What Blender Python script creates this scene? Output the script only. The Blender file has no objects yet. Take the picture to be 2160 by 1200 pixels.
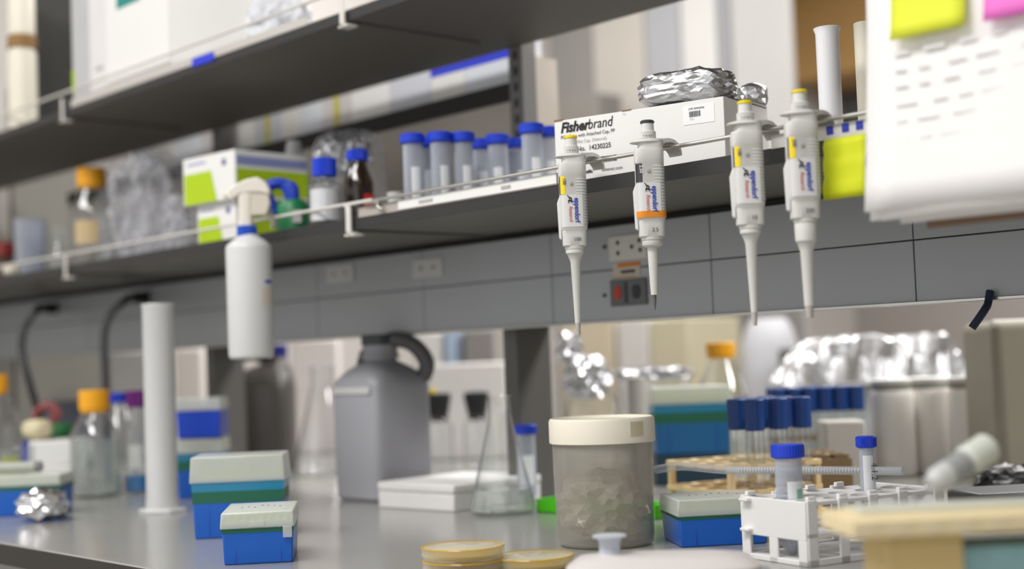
import bpy, math, random
from mathutils import Vector, Matrix, noise
R = math.radians
C = bpy.context.scene.collection
sc = bpy.context.scene

# ------------------------------------------------------------------ camera
FPX = 3000.0                                   # focal length in pixels of the 2160 wide frame
CAMZ = 1.135
CAM = Vector((0, 0, CAMZ))
_a = Vector((-2730, -258, -FPX)).normalized()  # the shelf's left-going direction, in camera axes
_up = Vector((-.037, 1, -.0523)); _up = (_up - _up.dot(_a) * _a).normalized()
_x = -_a; _y = _up.cross(_x)
ROT = Matrix((_x, _y, _up))                    # camera axes -> world axes
cam_data = bpy.data.cameras.new('camera')
cam = bpy.data.objects.new('camera', cam_data); C.objects.link(cam)
cam.matrix_world = Matrix.Translation(CAM) @ ROT.to_4x4()
cam_data.sensor_width = 36; cam_data.lens = 36 * FPX / 2160
cam_data.clip_start = .02; cam_data.clip_end = 60
cam_data.dof.use_dof = True
cam_data.dof.focus_distance = 1.63
cam_data.dof.aperture_fstop = 2.2
sc.camera = cam
# ------------------------------------------------------------------ world, lights, exposure
w = bpy.data.worlds.new('room_light'); sc.world = w; w.use_nodes = True
bg = w.node_tree.nodes['Background']; bg.inputs[0].default_value = (.985, .99, 1, 1); bg.inputs[1].default_value = .72
sc.view_settings.view_transform = 'Standard'; sc.view_settings.look = 'None'
sc.view_settings.exposure = 0.42; sc.view_settings.gamma = 1
try: sc.view_settings.use_curve_mapping = False
except Exception: pass
sc.cycles.transparent_max_bounces = 24
sc.cycles.max_bounces = 8; sc.cycles.transmission_bounces = 6; sc.cycles.glossy_bounces = 4; sc.cycles.diffuse_bounces = 4
sc.cycles.caustics_reflective = False; sc.cycles.caustics_refractive = False
def area(name, loc, sx, sy, power, col=(1, .985, .97)):
    l = bpy.data.lights.new(name, 'AREA'); l.shape = 'RECTANGLE'; l.size = sx; l.size_y = sy; l.energy = power; l.color = col
    o = bpy.data.objects.new(name, l); C.objects.link(o); o.location = loc
    return o
LAMPS = [(-1.0, -.15, 31), (-2.7, -.15, 20), (.9, -.15, 7), (-1.2, 2.6, 24), (-2.9, 2.6, 26), (.9, 2.6, 62), (-1.8, 4.5, 40)]  # last entry added only to brighten the wooden cabinet at the back
for (lx, ly, p) in LAMPS:
    area('ceiling_lamp', (lx, ly, 2.86), 1.15, .55, p)

# ------------------------------------------------------------------ pixel -> place helpers
FW = ROT @ Vector((0, 0, -1)); RT = ROT @ Vector((1, 0, 0)); UP = ROT @ Vector((0, 1, 0))
FH = Vector((FW.x, FW.y, 0)).normalized(); RH = FH.cross(Vector((0, 0, 1)))
TH = math.atan2(RH.y, RH.x)
BT = .91                                       # bench top
S1, S1T = 1.330, 1.347                         # lower shelf underside, top
S2, S2T = 1.635, 1.651                         # upper shelf
YF, YR = 1.213, 1.54                           # shelf front, rear
YP = 1.48                                      # service panel front
def ray(px, py): return FW + RT * ((px - 1080) / FPX) + UP * ((600 - py) / FPX)
def onz(px, py, z, back=0):
    r = ray(px, py); return CAM + r * ((z - CAMZ) / r.z) + FH * back
def ony(px, py, Y):
    r = ray(px, py); return CAM + r * (Y / r.y)
def L(px, d, z):
    a = (px - 1080) * d / FPX
    b = (z - CAMZ - a * RT.z - d * FW.z) / UP.z
    return CAM + FW * d + RT * a + UP * b

# ------------------------------------------------------------------ materials
def lin(c):
    c = c / 255.0
    return c / 12.92 if c <= .04045 else ((c + .055) / 1.055) ** 2.4
def rgb(*c): return (lin(c[0]), lin(c[1]), lin(c[2]), 1)
MATS = {}
def mat(name, col, rough=.5, metal=0, bump=0, bscale=60, spec=.5, vary=.05, vscale=9, coat=0):
    if name in MATS: return MATS[name]
    m = bpy.data.materials.new(name); m.use_nodes = True; nt = m.node_tree; N = nt.nodes; K = nt.links
    p = N['Principled BSDF']; p.inputs['Roughness'].default_value = rough; p.inputs['Metallic'].default_value = metal
    p.inputs['Specular IOR Level'].default_value = spec; p.inputs['Coat Weight'].default_value = coat
    tc = N.new('ShaderNodeTexCoord')
    n = N.new('ShaderNodeTexNoise'); n.inputs['Scale'].default_value = vscale; n.inputs['Detail'].default_value = 4
    K.new(tc.outputs['Object'], n.inputs['Vector'])
    mx = N.new('ShaderNodeMix'); mx.data_type = 'RGBA'
    c = col
    mx.inputs[6].default_value = tuple(v * (1 - vary) for v in c[:3]) + (1,)
    mx.inputs[7].default_value = tuple(min(1, v * (1 + vary)) for v in c[:3]) + (1,)
    K.new(n.outputs['Fac'], mx.inputs[0]); K.new(mx.outputs[2], p.inputs['Base Color'])
    if bump:
        n2 = N.new('ShaderNodeTexNoise'); n2.inputs['Scale'].default_value = bscale; n2.inputs['Detail'].default_value = 3
        K.new(tc.outputs['Object'], n2.inputs['Vector'])
        b = N.new('ShaderNodeBump'); b.inputs['Strength'].default_value = bump; b.inputs['Distance'].default_value = .002
        K.new(n2.outputs['Fac'], b.inputs['Height']); K.new(b.outputs['Normal'], p.inputs['Normal'])
    MATS[name] = m; return m
def clear(name, tint, body, opac, rough=.2, edge=.35):
    """thin clear or frosted wall: transparent mixed with a glossy plastic body, more of it at grazing angles"""
    if name in MATS: return MATS[name]
    m = bpy.data.materials.new(name); m.use_nodes = True; nt = m.node_tree; N = nt.nodes; K = nt.links
    p = N['Principled BSDF']; out = N['Material Output']
    p.inputs['Base Color'].default_value = body; p.inputs['Roughness'].default_value = rough
    t = N.new('ShaderNodeBsdfTransparent'); t.inputs[0].default_value = tint
    lw = N.new('ShaderNodeLayerWeight'); lw.inputs[0].default_value = edge
    mr = N.new('ShaderNodeMapRange'); mr.inputs[3].default_value = opac; mr.inputs[4].default_value = min(1, opac + .55)
    K.new(lw.outputs['Facing'], mr.inputs[0])
    ms = N.new('ShaderNodeMixShader'); K.new(mr.outputs[0], ms.inputs[0]); K.new(t.outputs[0], ms.inputs[1]); K.new(p.outputs[0], ms.inputs[2])
    K.new(ms.outputs[0], out.inputs[0])
    MATS[name] = m; return m
def foilmat():
    m = mat('aluminium_foil', rgb(225, 225, 228), .22, 1, bump=.9, bscale=90, vary=.03); return m
M_SHELF = mat('shelf_grey_laminate', rgb(104, 101, 95), .55, vary=.03, bump=.05, bscale=200)
M_EDGE = mat('shelf_dark_edge', rgb(46, 45, 45), .5, vary=.06)
M_PANEL = mat('panel_grey_enamel', rgb(171, 175, 177), .4, vary=.02)
M_SEAM = mat('panel_seam', rgb(70, 70, 72), .8)
M_POST = mat('post_grey_steel', rgb(98, 96, 93), .45, vary=.03)
M_CHROME = mat('rail_steel', rgb(205, 202, 196), .28, .85, vary=.03)
M_PAINTW = mat('rail_white_enamel', rgb(222, 218, 212), .35, vary=.02)
M_BENCH = mat('bench_grey_resin', rgb(156, 155, 151), .19, spec=.65, vary=.04, bump=.03, bscale=120)
M_BENCHE = mat('bench_dark_edge', rgb(52, 48, 44), .5, vary=.05)
M_WHITE = mat('white_plastic', rgb(232, 231, 228), .35, vary=.02)
M_PIP = mat('pipette_grey_plastic', rgb(214, 213, 208), .38, vary=.015)
M_PIPW = mat('pipette_label_white', rgb(222, 222, 220), .42, vary=.01)
M_PIPG = mat('pipette_rib_grey', rgb(186, 186, 183), .45)
M_PIPD = mat('pipette_groove_grey', rgb(158, 158, 156), .5)
M_YEL = mat('yellow_plastic', rgb(245, 218, 20), .35, vary=.02)
M_BLK = mat('black_plastic', rgb(30, 30, 32), .4)
M_DK = mat('charcoal_plastic', rgb(60, 62, 66), .4)
M_CARD = mat('white_card', rgb(236, 235, 232), .6, vary=.015)
M_CARDG = mat('grey_card', rgb(196, 192, 188), .65, vary=.02)
M_BROWNC = mat('brown_card_edge', rgb(140, 110, 80), .8)
M_BLUECAP = mat('blue_cap_plastic', rgb(22, 62, 205), .38, vary=.04)
M_BLUEDK = mat('dark_blue_cap_plastic', rgb(18, 62, 130), .42, vary=.06)
M_ORANGE = mat('orange_cap_plastic', rgb(255, 178, 22), .35, vary=.04)
M_PURPLE = mat('purple_cap_plastic', rgb(105, 22, 110), .38)
M_FOIL = foilmat()
M_FOILR = mat('dull_foil', rgb(200, 200, 202), .34, 1, bump=1, bscale=70, vary=.05)
def thinglass(name, edge=(.50, .54, .54, 1), gain=.8):
    """thin clear glass: see-through, its grazing rims darker, Fresnel reflection on top"""
    m = bpy.data.materials.new(name); m.use_nodes = True; nt = m.node_tree; N = nt.nodes; K = nt.links
    lw = N.new('ShaderNodeLayerWeight'); lw.inputs[0].default_value = .5
    pw = N.new('ShaderNodeMath'); pw.operation = 'POWER'; pw.inputs[1].default_value = 4; K.new(lw.outputs['Facing'], pw.inputs[0])
    mx = N.new('ShaderNodeMix'); mx.data_type = 'RGBA'; mx.inputs[6].default_value = (.985, .99, .99, 1); mx.inputs[7].default_value = edge
    K.new(pw.outputs[0], mx.inputs[0])
    t = N.new('ShaderNodeBsdfTransparent'); K.new(mx.outputs[2], t.inputs[0])
    g = N.new('ShaderNodeBsdfGlossy'); g.inputs['Roughness'].default_value = .04; g.inputs[0].default_value = (1, 1, 1, 1)
    ml = N.new('ShaderNodeMath'); ml.operation = 'MULTIPLY_ADD'; ml.inputs[1].default_value = gain; ml.inputs[2].default_value = .05; ml.use_clamp = True; K.new(pw.outputs[0], ml.inputs[0])
    ms = N.new('ShaderNodeMixShader'); K.new(ml.outputs[0], ms.inputs[0]); K.new(t.outputs[0], ms.inputs[1]); K.new(g.outputs[0], ms.inputs[2])
    K.new(ms.outputs[0], N['Material Output'].inputs[0]); MATS[name] = m; return m
M_GLASS = thinglass('clear_glass')
M_REAL = M_GLASS
M_TUBE = clear('clear_tube_plastic', (.96, .97, .985, 1), rgb(212, 217, 226), .26, .15)
M_FROST = clear('frosted_polypropylene', (.9, .9, .88, 1), rgb(205, 203, 196), .55, .35)
M_BAG = clear('clear_film', (.98, .98, .99, 1), rgb(232, 233, 237), .12, .1, .25)
M_LIQ = clear('clear_liquid', (.95, .97, .95, 1), rgb(215, 220, 214), .3, .05)
M_HDPE = mat('natural_white_hdpe', rgb(216, 216, 216), .38, vary=.02)
M_HDPEW = mat('cream_hdpe', rgb(236, 230, 212), .45, vary=.03)
M_TIPB = clear('blue_rack_plastic', (.1, .3, .8, 1), rgb(28, 104, 208), .86, .3)
M_TIPL = clear('clear_rack_lid', (.98, .995, .97, 1), rgb(240, 242, 238), .36, .15, .3)
M_TEAL = clear('teal_rack_plastic', (.5, .8, .9, 1), rgb(52, 150, 190), .8, .25)
M_TIPG = mat('green_tip_tray', rgb(30, 104, 78), .5)
M_WOOD = mat('pale_wood', rgb(222, 196, 148), .6, vary=.1, vscale=30)
M_WOODK = mat('brown_plywood', rgb(128, 104, 72), .65, vary=.12, vscale=30)
M_PAPER = mat('white_paper', rgb(244, 242, 240), .8, vary=.01)
M_INK = mat('grey_ink', rgb(176, 172, 172), .8)
M_BLACKINK = mat('black_ink', rgb(28, 28, 30), .7)
M_LIME = mat('lime_print', rgb(178, 208, 8), .6, vary=.03)
M_BAND = mat('slate_blue_print', rgb(140, 150, 200), .6)
M_RED = mat('red_print', rgb(205, 32, 28), .5)
M_STICKY = mat('yellow_sticky_paper', rgb(226, 232, 60), .75, vary=.04)
M_STICKYP = mat('yellow_green_tape', rgb(222, 230, 30), .7, vary=.05)
M_PINK = mat('pink_sticky_paper', rgb(240, 120, 205), .75)
M_BLUEPR = mat('blue_print', rgb(40, 60, 175), .6)
M_WALL = mat('painted_wall', rgb(172, 166, 162), .8, vary=.03)

# ------------------------------------------------------------------ mesh builder
class MB:
    def __init__(s): s.v = []; s.f = []
    def add(s, vs, fs, M=None):
        k = len(s.v)
        s.v += [tuple(M @ Vector(p)) if M else tuple(p) for p in vs]
        s.f += [tuple(i + k for i in f) for f in fs]; return s
    def box(s, x0, x1, y0, y1, z0, z1, M=None):
        vs = [(x, y, z) for z in (z0, z1) for y in (y0, y1) for x in (x0, x1)]
        return s.add(vs, [(0, 2, 3, 1), (4, 5, 7, 6), (0, 1, 5, 4), (2, 6, 7, 3), (0, 4, 6, 2), (1, 3, 7, 5)], M)
    def frust(s, x, y, z0, z1, x2, y2, cx=0, cy=0):   # half sizes at bottom and top
        vs = [(cx - x, cy - y, z0), (cx + x, cy - y, z0), (cx - x, cy + y, z0), (cx + x, cy + y, z0),
              (cx - x2, cy - y2, z1), (cx + x2, cy - y2, z1), (cx - x2, cy + y2, z1), (cx + x2, cy + y2, z1)]
        return s.add(vs, [(0, 2, 3, 1), (4, 5, 7, 6), (0, 1, 5, 4), (2, 6, 7, 3), (0, 4, 6, 2), (1, 3, 7, 5)])
    def loft(s, rings, cap0=True, cap1=True, closed=True):
        k = len(s.v); n = len(rings[0])
        for r in rings: s.v += [tuple(p) for p in r]
        for i in range(len(rings) - 1):
            for j in range(n if closed else n - 1):
                a = k + i * n + j; b = k + i * n + (j + 1) % n
                s.f.append((a, b, b + n, a + n))
        if cap0: s.f.append(tuple(k + j for j in reversed(range(n))))
        if cap1: s.f.append(tuple(k + (len(rings) - 1) * n + j for j in range(n)))
        return s
    def lathe(s, prof, cx=0, cy=0, n=36, M=None, caps=True):
        k = len(s.v); rings = []
        for (r, z) in prof:
            rings.append([(cx + max(r, 1e-5) * math.cos(2 * math.pi * j / n), cy + max(r, 1e-5) * math.sin(2 * math.pi * j / n), z) for j in range(n)])
        s.loft(rings, caps, caps)
        if M:
            for i in range(k, len(s.v)): s.v[i] = tuple(M @ Vector(s.v[i]))
        return s
    def ridged(s, r, z0, z1, teeth=40, amp=.0006, cx=0, cy=0):
        n = teeth * 2; rings = []
        ch = min(.0015, (z1 - z0) * .15)
        for (rr, z, a) in ((r - ch, z0, 0), (r, z0 + ch, amp), (r, z1 - ch, amp), (r - ch, z1, 0)):
            rings.append([(cx + (rr + (a if j % 2 else -a)) * math.cos(2 * math.pi * j / n), cy + (rr + (a if j % 2 else -a)) * math.sin(2 * math.pi * j / n), z) for j in range(n)])
        return s.loft(rings)
    def tube(s, pts, r, n=10, rx=None):
        pts = [Vector(p) for p in pts]; rings = []; prev = None
        for i, p in enumerate(pts):
            t = (pts[min(i + 1, len(pts) - 1)] - pts[max(i - 1, 0)]).normalized()
            u = prev if prev else (Vector((0, 0, 1)) if abs(t.z) < .9 else Vector((1, 0, 0)))
            u = (u - t * u.dot(t)).normalized(); prev = u; v = t.cross(u)
            ri = r[i] if isinstance(r, (list, tuple)) else r
            rings.append([tuple(p + u * ri * math.cos(2 * math.pi * j / n) + v * (rx or ri) * math.sin(2 * math.pi * j / n)) for j in range(n)])
        return s.loft(rings)
    def build(s, name, m, parent=None, bevel=0, seg=2, smooth=True, angle=38):
        me = bpy.data.meshes.new(name); me.from_pydata(s.v, [], s.f); me.update()
        me.materials.append(m)
        o = bpy.data.objects.new(name, me); C.objects.link(o)
        if parent: o.parent = parent
        if smooth:
            me.polygons.foreach_set('use_smooth', [True] * len(me.polygons)); me.set_sharp_from_angle(angle=R(angle))
        if bevel:
            b = o.modifiers.new('bevel', 'BEVEL'); b.width = bevel; b.segments = seg; b.limit_method = 'ANGLE'; b.angle_limit = R(40); b.harden_normals = False
        return o
def srt(pts, k=10):                              # smooth polyline through points
    P = [Vector(p) for p in pts]; out = []
    for i in range(len(P) - 1):
        p0 = P[max(i - 1, 0)]; p1 = P[i]; p2 = P[i + 1]; p3 = P[min(i + 2, len(P) - 1)]
        for j in range(k):
            t = j / k
            out.append(.5 * ((2 * p1) + (-p0 + p2) * t + (2 * p0 - 5 * p1 + 4 * p2 - p3) * t * t + (-p0 + 3 * p1 - 3 * p2 + p3) * t ** 3))
    out.append(P[-1]); return out
def sring(hx, hy, z, e=2, cx=0, cy=0, n=32, a0=0, a1=360, closed=True):
    out = []
    for j in range(n):
        a = R(a0 + (a1 - a0) * j / (n if closed else n - 1)); c, si = math.cos(a), math.sin(a)
        out.append((cx + hx * math.copysign(abs(c) ** (2 / e), c), cy + hy * math.copysign(abs(si) ** (2 / e), si), z))
    return out
def band(mb, hx, hy, e, a0, a1, z0, z1, off, cx=0, cy=0, n=10):   # raised patch on a superellipse body
    o = []
    for (dd, z) in ((0, z0), (off, z0), (off, z1), (0, z1)):
        o.append(sring(hx + dd, hy + dd, z, e, cx, cy, n, a0, a1, False))
    k = len(mb.v)
    for r in o: mb.v += r
    for i in range(4):
        for j in range(n - 1):
            a = k + i * n + j; b = k + ((i + 1) % 4) * n + j
            mb.f.append((a, a + 1, b + 1, b))
    mb.f.append(tuple(k + i * n for i in (3, 2, 1, 0))); mb.f.append(tuple(k + i * n + n - 1 for i in range(4)))
def tag(o, label=None, cat=None, group=None, kind=None):
    if label: o['label'] = label
    if cat: o['category'] = cat
    if group: o['group'] = group
    if kind: o['kind'] = kind
    return o
def thing(name, label, cat, loc=(0, 0, 0), yaw=None, group=None, rot=None):
    o = bpy.data.objects.new(name, None); C.objects.link(o); o.location = loc; o.empty_display_size = .02
    o.rotation_euler = rot if rot else (0, 0, TH + R(yaw) if yaw is not None else 0)
    return tag(o, label, cat, group)
def dup(root, loc, label=None, yaw=None):
    r = root.copy(); C.objects.link(r); r.location = loc
    if label: r['label'] = label
    if yaw is not None: r.rotation_euler = (0, 0, TH + R(yaw))
    for ch in list(root.children):
        c = ch.copy(); C.objects.link(c); c.parent = r
        for g in list(ch.children):
            d = g.copy(); C.objects.link(d); d.parent = c
    return r
def struct(name, mb, m, bevel=0, parent=None):
    o = mb.build(name, m, parent, bevel=bevel)
    if not parent: o['kind'] = 'structure'
    return o
def text(s, size, m, parent, M, name='lettering', shear=0, bold=0, align='LEFT', sx=1):
    cu = bpy.data.curves.new(name, 'FONT'); cu.body = s; cu.size = size; cu.shear = shear; cu.offset = bold; cu.extrude = size * .004
    cu.align_x = align; cu.resolution_u = 3
    t = bpy.data.objects.new(name, cu); C.objects.link(t)
    dg = bpy.context.evaluated_depsgraph_get()
    me = bpy.data.meshes.new_from_object(t.evaluated_get(dg)); me.name = name
    C.objects.unlink(t); bpy.data.objects.remove(t); bpy.data.curves.remove(cu)
    me.materials.clear(); me.materials.append(m)
    me.transform(M @ Matrix.Diagonal((sx, 1, 1, 1)))
    o = bpy.data.objects.new(name, me); C.objects.link(o); o.parent = parent
    return o
FRONT = Matrix.Rotation(R(90), 4, 'X')           # text standing up and facing local -y
def crumple(name, m, hx, hy, hz, seed=0, sub=4, amp=.18, e=2.6, parent=None, freq=3, z0=0, flat=True, jitter=.05, cx=0, cy=0):
    import bmesh
    bm = bmesh.new(); bmesh.ops.create_icosphere(bm, subdivisions=sub, radius=1)
    rnd = random.Random(seed)
    for v in bm.verts:
        c = v.co.copy()
        k = (abs(c.x) ** e + abs(c.y) ** e + abs(c.z) ** e) ** (-1 / e)
        n = noise.noise(c * freq + Vector((seed * 3.1, 0, 0))) + .5 * noise.noise(c * freq * 2.3 + Vector((0, seed, 7)))
        ridge = 1 - abs(noise.noise(c * freq * 1.7 + Vector((5, seed, 1)))) * 2
        s_ = k * (1 + amp * n + amp * .5 * ridge - amp * .4 + rnd.uniform(-jitter, jitter))
        v.co = Vector((cx + c.x * s_ * hx, cy + c.y * s_ * hy, z0 + hz + max(-1, c.z * s_) * hz))
    me = bpy.data.meshes.new(name); bm.to_mesh(me); bm.free(); me.materials.append(m)
    if not flat: me.polygons.foreach_set('use_smooth', [True] * len(me.polygons))
    o = bpy.data.objects.new(name, me); C.objects.link(o)
    if parent: o.parent = parent
    return o

# ================================================================== the room
struct('floor', MB().box(-4.1, 3.5, -2.5, 6.0, -.05, 0), mat('floor_vinyl', rgb(150, 145, 138), .5))
struct('ceiling', MB().box(-4.1, 3.5, -2.5, 6.0, 2.9, 2.95), mat('ceiling_tile', rgb(225, 223, 218), .9))
struct('wall_left', MB().box(-4.1, -4.0, -2.5, 6.0, 0, 2.9), mat('wall_left_paint', rgb(200, 195, 190), .8))
struct('wall_back', MB().box(-4.0, 3.5, 5.9, 6.0, 0, 2.9), M_WALL)
struct('wall_right', MB().box(3.5, 3.6, -2.5, 6.0, 0, 2.9), mat('wall_right_paint', rgb(105, 100, 96), .8))
for i, (lx, ly, p) in enumerate(LAMPS):
    t = thing('ceiling_light', 'flat rectangular ceiling light over the lab aisle', 'light', (lx, ly, 2.875), None, 'ceiling lights')  # the rearmost fitting goes with the added cabinet lamp
    MB().box(-.62, .62, -.32, .32, 0, .024).build('frame', M_PAINTW, t)

# ---- the bench
X0, X1 = -3.95, .9
t = thing('lab_bench', 'long grey resin lab bench with a dark front edge', 'bench', (0, 0, BT))
MB().box(X0, X1, .795, 2.45, -.026, 0).build('bench_top', M_BENCH, t, bevel=.003)
MB().box(X0, X1, .790, .7945, -.028, -.0015).build('edge_band', M_BENCHE, t)
for k in range(6):
    x = X0 + .05 + k * .8
    MB().box(x, x + .78, .85, 2.4, -.91, -.03).build('base_cabinet', mat('cabinet_grey', rgb(176, 174, 170), .5), t)
tag(MB().box(-3.80, -3.77, 1.605, 1.92, .28, 1.3).build('darkening_panel', mat('darkening_panel_grey', rgb(120, 118, 110), .6)), 'grey panel added to darken the wall at the far left end of the shelves', 'panel')  # panel added in front of the bright left wall to darken it
bpy.data.objects['darkening_panel'].location.z = BT - .28
# ---- posts under the panel
XB = (-2.6, -1.668, -.72)
for i, x in enumerate(XB):
    MB_ = MB().box(-.032, 0, 0, .075, 0, 1.20 - BT)
    o = MB_.build('support_post', M_POST, bevel=.002); o.location = (x, 1.525, BT)
    tag(o, ['dark grey square post standing behind the dark handled bottle', 'dark grey square post right of the conical flask, under the outlet panel',
            'grey post beyond the right end of the bench view'][i], 'post', 'posts carrying the service panel')
# ---- service panel
t = thing('service_panel', 'long grey service panel with outlets under the lower shelf', 'panel', (0, 0, 0))
def pan(px): return ony(px, 560, YP).x
ZP0, ZP1, ZPM = ony(1389, 676 - 6, YP).z, 1.3200, ony(1389, 559, YP).z
seams = [-3.9]; xs = pan(1163); xe = pan(1500); step = xe - xs
cols = [xs + step * k for k in range(-7, 4)]
cols = [c for c in cols if -3.9 < c < .9]
edges = [-3.95] + cols + [.9]
for a, b in zip(edges[:-1], edges[1:]):
    MB().box(a + .0008, b - .0008, YP, YP + .05, ZPM + .0008, ZP1).build('panel_plate', M_PANEL, t, bevel=.0008)
    MB().box(a + .0008, b - .0008, YP, YP + .05, ZP0, ZPM - .0008).build('panel_plate', M_PANEL, t, bevel=.0008)
MB().box(-3.95, .9, YP + .003, YP + .12, ZP0 + .002, ZP1 - .001).build('panel_core', M_SEAM, t)
MB().box(-3.95, .9, YP + .028, YP + .12, ZP1, 1.3297).build('shadow_gap_strip', M_BLK, t)  # black strip paints the shadow gap between panel and shelf
MB().box(-3.95, .9, YP - .0035, YP + .03, ZP0 - .003, ZP0 - .0002).build('edge_strip', M_CHROME, t)

# ---- shelves
def shelf(z0, z1, label, name):
    t = thing(name, label, 'shelf', (0, 0, z0))
    MB().box(-3.98, .9, YF + .003, YR, 0, z1 - z0 - .0008).build('shelf_board', M_SHELF, t, bevel=.001)
    MB().box(-3.98, .9, YF, YF + .0028, 0, z1 - z0).build('edge_band', M_EDGE, t)
    return t
sh1 = shelf(S1, S1T, 'lower grey reagent shelf with a black front edge', 'reagent_shelf')
sh2 = shelf(S2, S2T, 'upper grey reagent shelf crossing the top left', 'reagent_shelf')
# label strip on the lower shelf's lip
xa, xb = ony(842, 425, YF).x, .9
tag(sh1, None)
MB().box(ony(757, 440, YF).x, ony(1176, 380, YF).x, YF - .0012, YF + .0012, S1T - S1 - .001, S1T - S1 + .0135).build('lip', mat('lip_pinkish_grey', rgb(176, 168, 162), .5), sh1)
MB().box(ony(1632, 380, YF).x, xb, YF - .0012, YF + .0012, S1T - S1 - .001, S1T - S1 + .0135).build('lip', M_PAINTW, sh1)
o = MB().box(xa, ony(1176, 380, YF).x, YF - .0022, YF - .0013, S1T - S1 + .0005, S1T - S1 + .013).build('label_strip', M_CARD, sh1)
for (px, wd) in ((900, .03), (1070, .018)):
    p = ony(px, 400, YF).x
    MB().box(p - wd / 2, p + wd / 2, YF - .0027, YF - .0023, S1T - S1 + .004, S1T - S1 + .0085).build('printed_mark', M_INK, sh1)
MB().box(ony(150, 200, YF).x, ony(648, 60, YF).x, YF - .0012, YF + .0012, S2T - S2 - .001, S2T - S2 + .012).build('lip', mat('lip_light_grey', rgb(196, 192, 186), .5), sh2)
for px in (1752, 1785, 1815):
    p = ony(px, 265, YF).x
    MB().box(p - .004, p + .004, YF - .0022, YF - .0013, S1T - S1 + .004, S1T - S1 + .0125).build('blue_mark', M_BLUEPR, sh1)
# uprights standing on the panel line, brackets below the shelves
for i, x in enumerate(XB):
    t = thing('shelf_upright', ['slotted grey upright far left behind the bottles', 'slotted grey upright behind the blue capped tubes',
              'slotted grey upright beyond the right end'][i], 'upright', (x, YP + .065, S1T), None, 'shelf uprights')
    MB().box(-.016, .016, 0, .03, 0, 1.0).build('channel', mat('upright_grey', rgb(126, 124, 122), .5), t)
    s_ = MB()
    for k in range(38): s_.box(-.004, .004, -.0006, .001, .01 + k * .026, .024 + k * .026)
    tag(s_.build('slots', M_BLK, t), 'row of dark slots')
    for (z0, z1, nm) in ((S1, S1T, 'lower'), (S2, S2T, 'upper')):
        t = thing('shelf_bracket', 'white wire end clip and arm under the %s shelf, %s' % (nm, ['far left', 'middle', 'right end'][i]), 'bracket', (x, 0, z0), None)
        MB().box(-.006, .006, YF + .012, YR - .075, -.0035, -.0002).build('arm', M_SHELF, t)
        c = MB().box(-.0035, .0035, YF - .0075, YF - .0035, -.009, z1 - z0 + .02)
        c.box(-.012, .012, YF - .0075, YF + .012, -.0095, -.0065); c.box(-.004, .004, YF - .0075, YF + .012, -.0065, -.004)
        c.build('clip', M_PAINTW, t, bevel=.0008)
# rails
def rail(pts, m, label, name='shelf_rail'):
    return tag(MB().tube(srt(pts, 8), .0024, 12).build(name, m), label, 'rail')
YR_ = YF - .006
def zr(px, py): return ony(px, py, YR_).z
rz = zr(1140, 360)
xbk = XB[1]
rail([(-3.9, YR_, S1T + .02), (-2.7, YR_, S1T + .02), (xbk - .02, YR_, S1T + .02), (xbk - .009, YR_, S1T + .0185), (xbk - .005, YR_, S1T + .012), (xbk - .005, YR_, S1 - .004)],
     M_PAINTW, 'white wire rail along the left half of the lower shelf')
xl = ony(797, 430, YR_).x
rail([(xl + .012, YR_, S1T + .004), (xl + .001, YR_, S1T + .008), (xl, YR_, S1T + .014), (xl + .004, YR_, rz - .003), (xl + .016, YR_, rz), (-1.0, YR_, rz), (-.5, YR_, rz), (.85, YR_, rz)],
     M_CHROME, 'steel rail along the right half of the lower shelf, pipettes hooked on it')
rail([(-3.9, YR_, S2T + .03), (-2.7, YR_, S2T + .03), (-1.7, YR_, S2T + .03), (xbk - .012, YR_, S2T + .029), (xbk - .005, YR_, S2T + .02), (xbk - .005, YR_, S2 - .004)],
     M_PAINTW, 'wire rail along the front of the upper shelf')
# rod between shelves near the hanging papers
p = ony(1838, 120, YF - .012)
tag(MB().lathe([(.0032, S1T + .02), (.0032, S2 + .02)], p.x, p.y, 12).build('metal_rod', M_CHROME), 'thin upright metal rod beside the hanging papers', 'rod')

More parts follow.
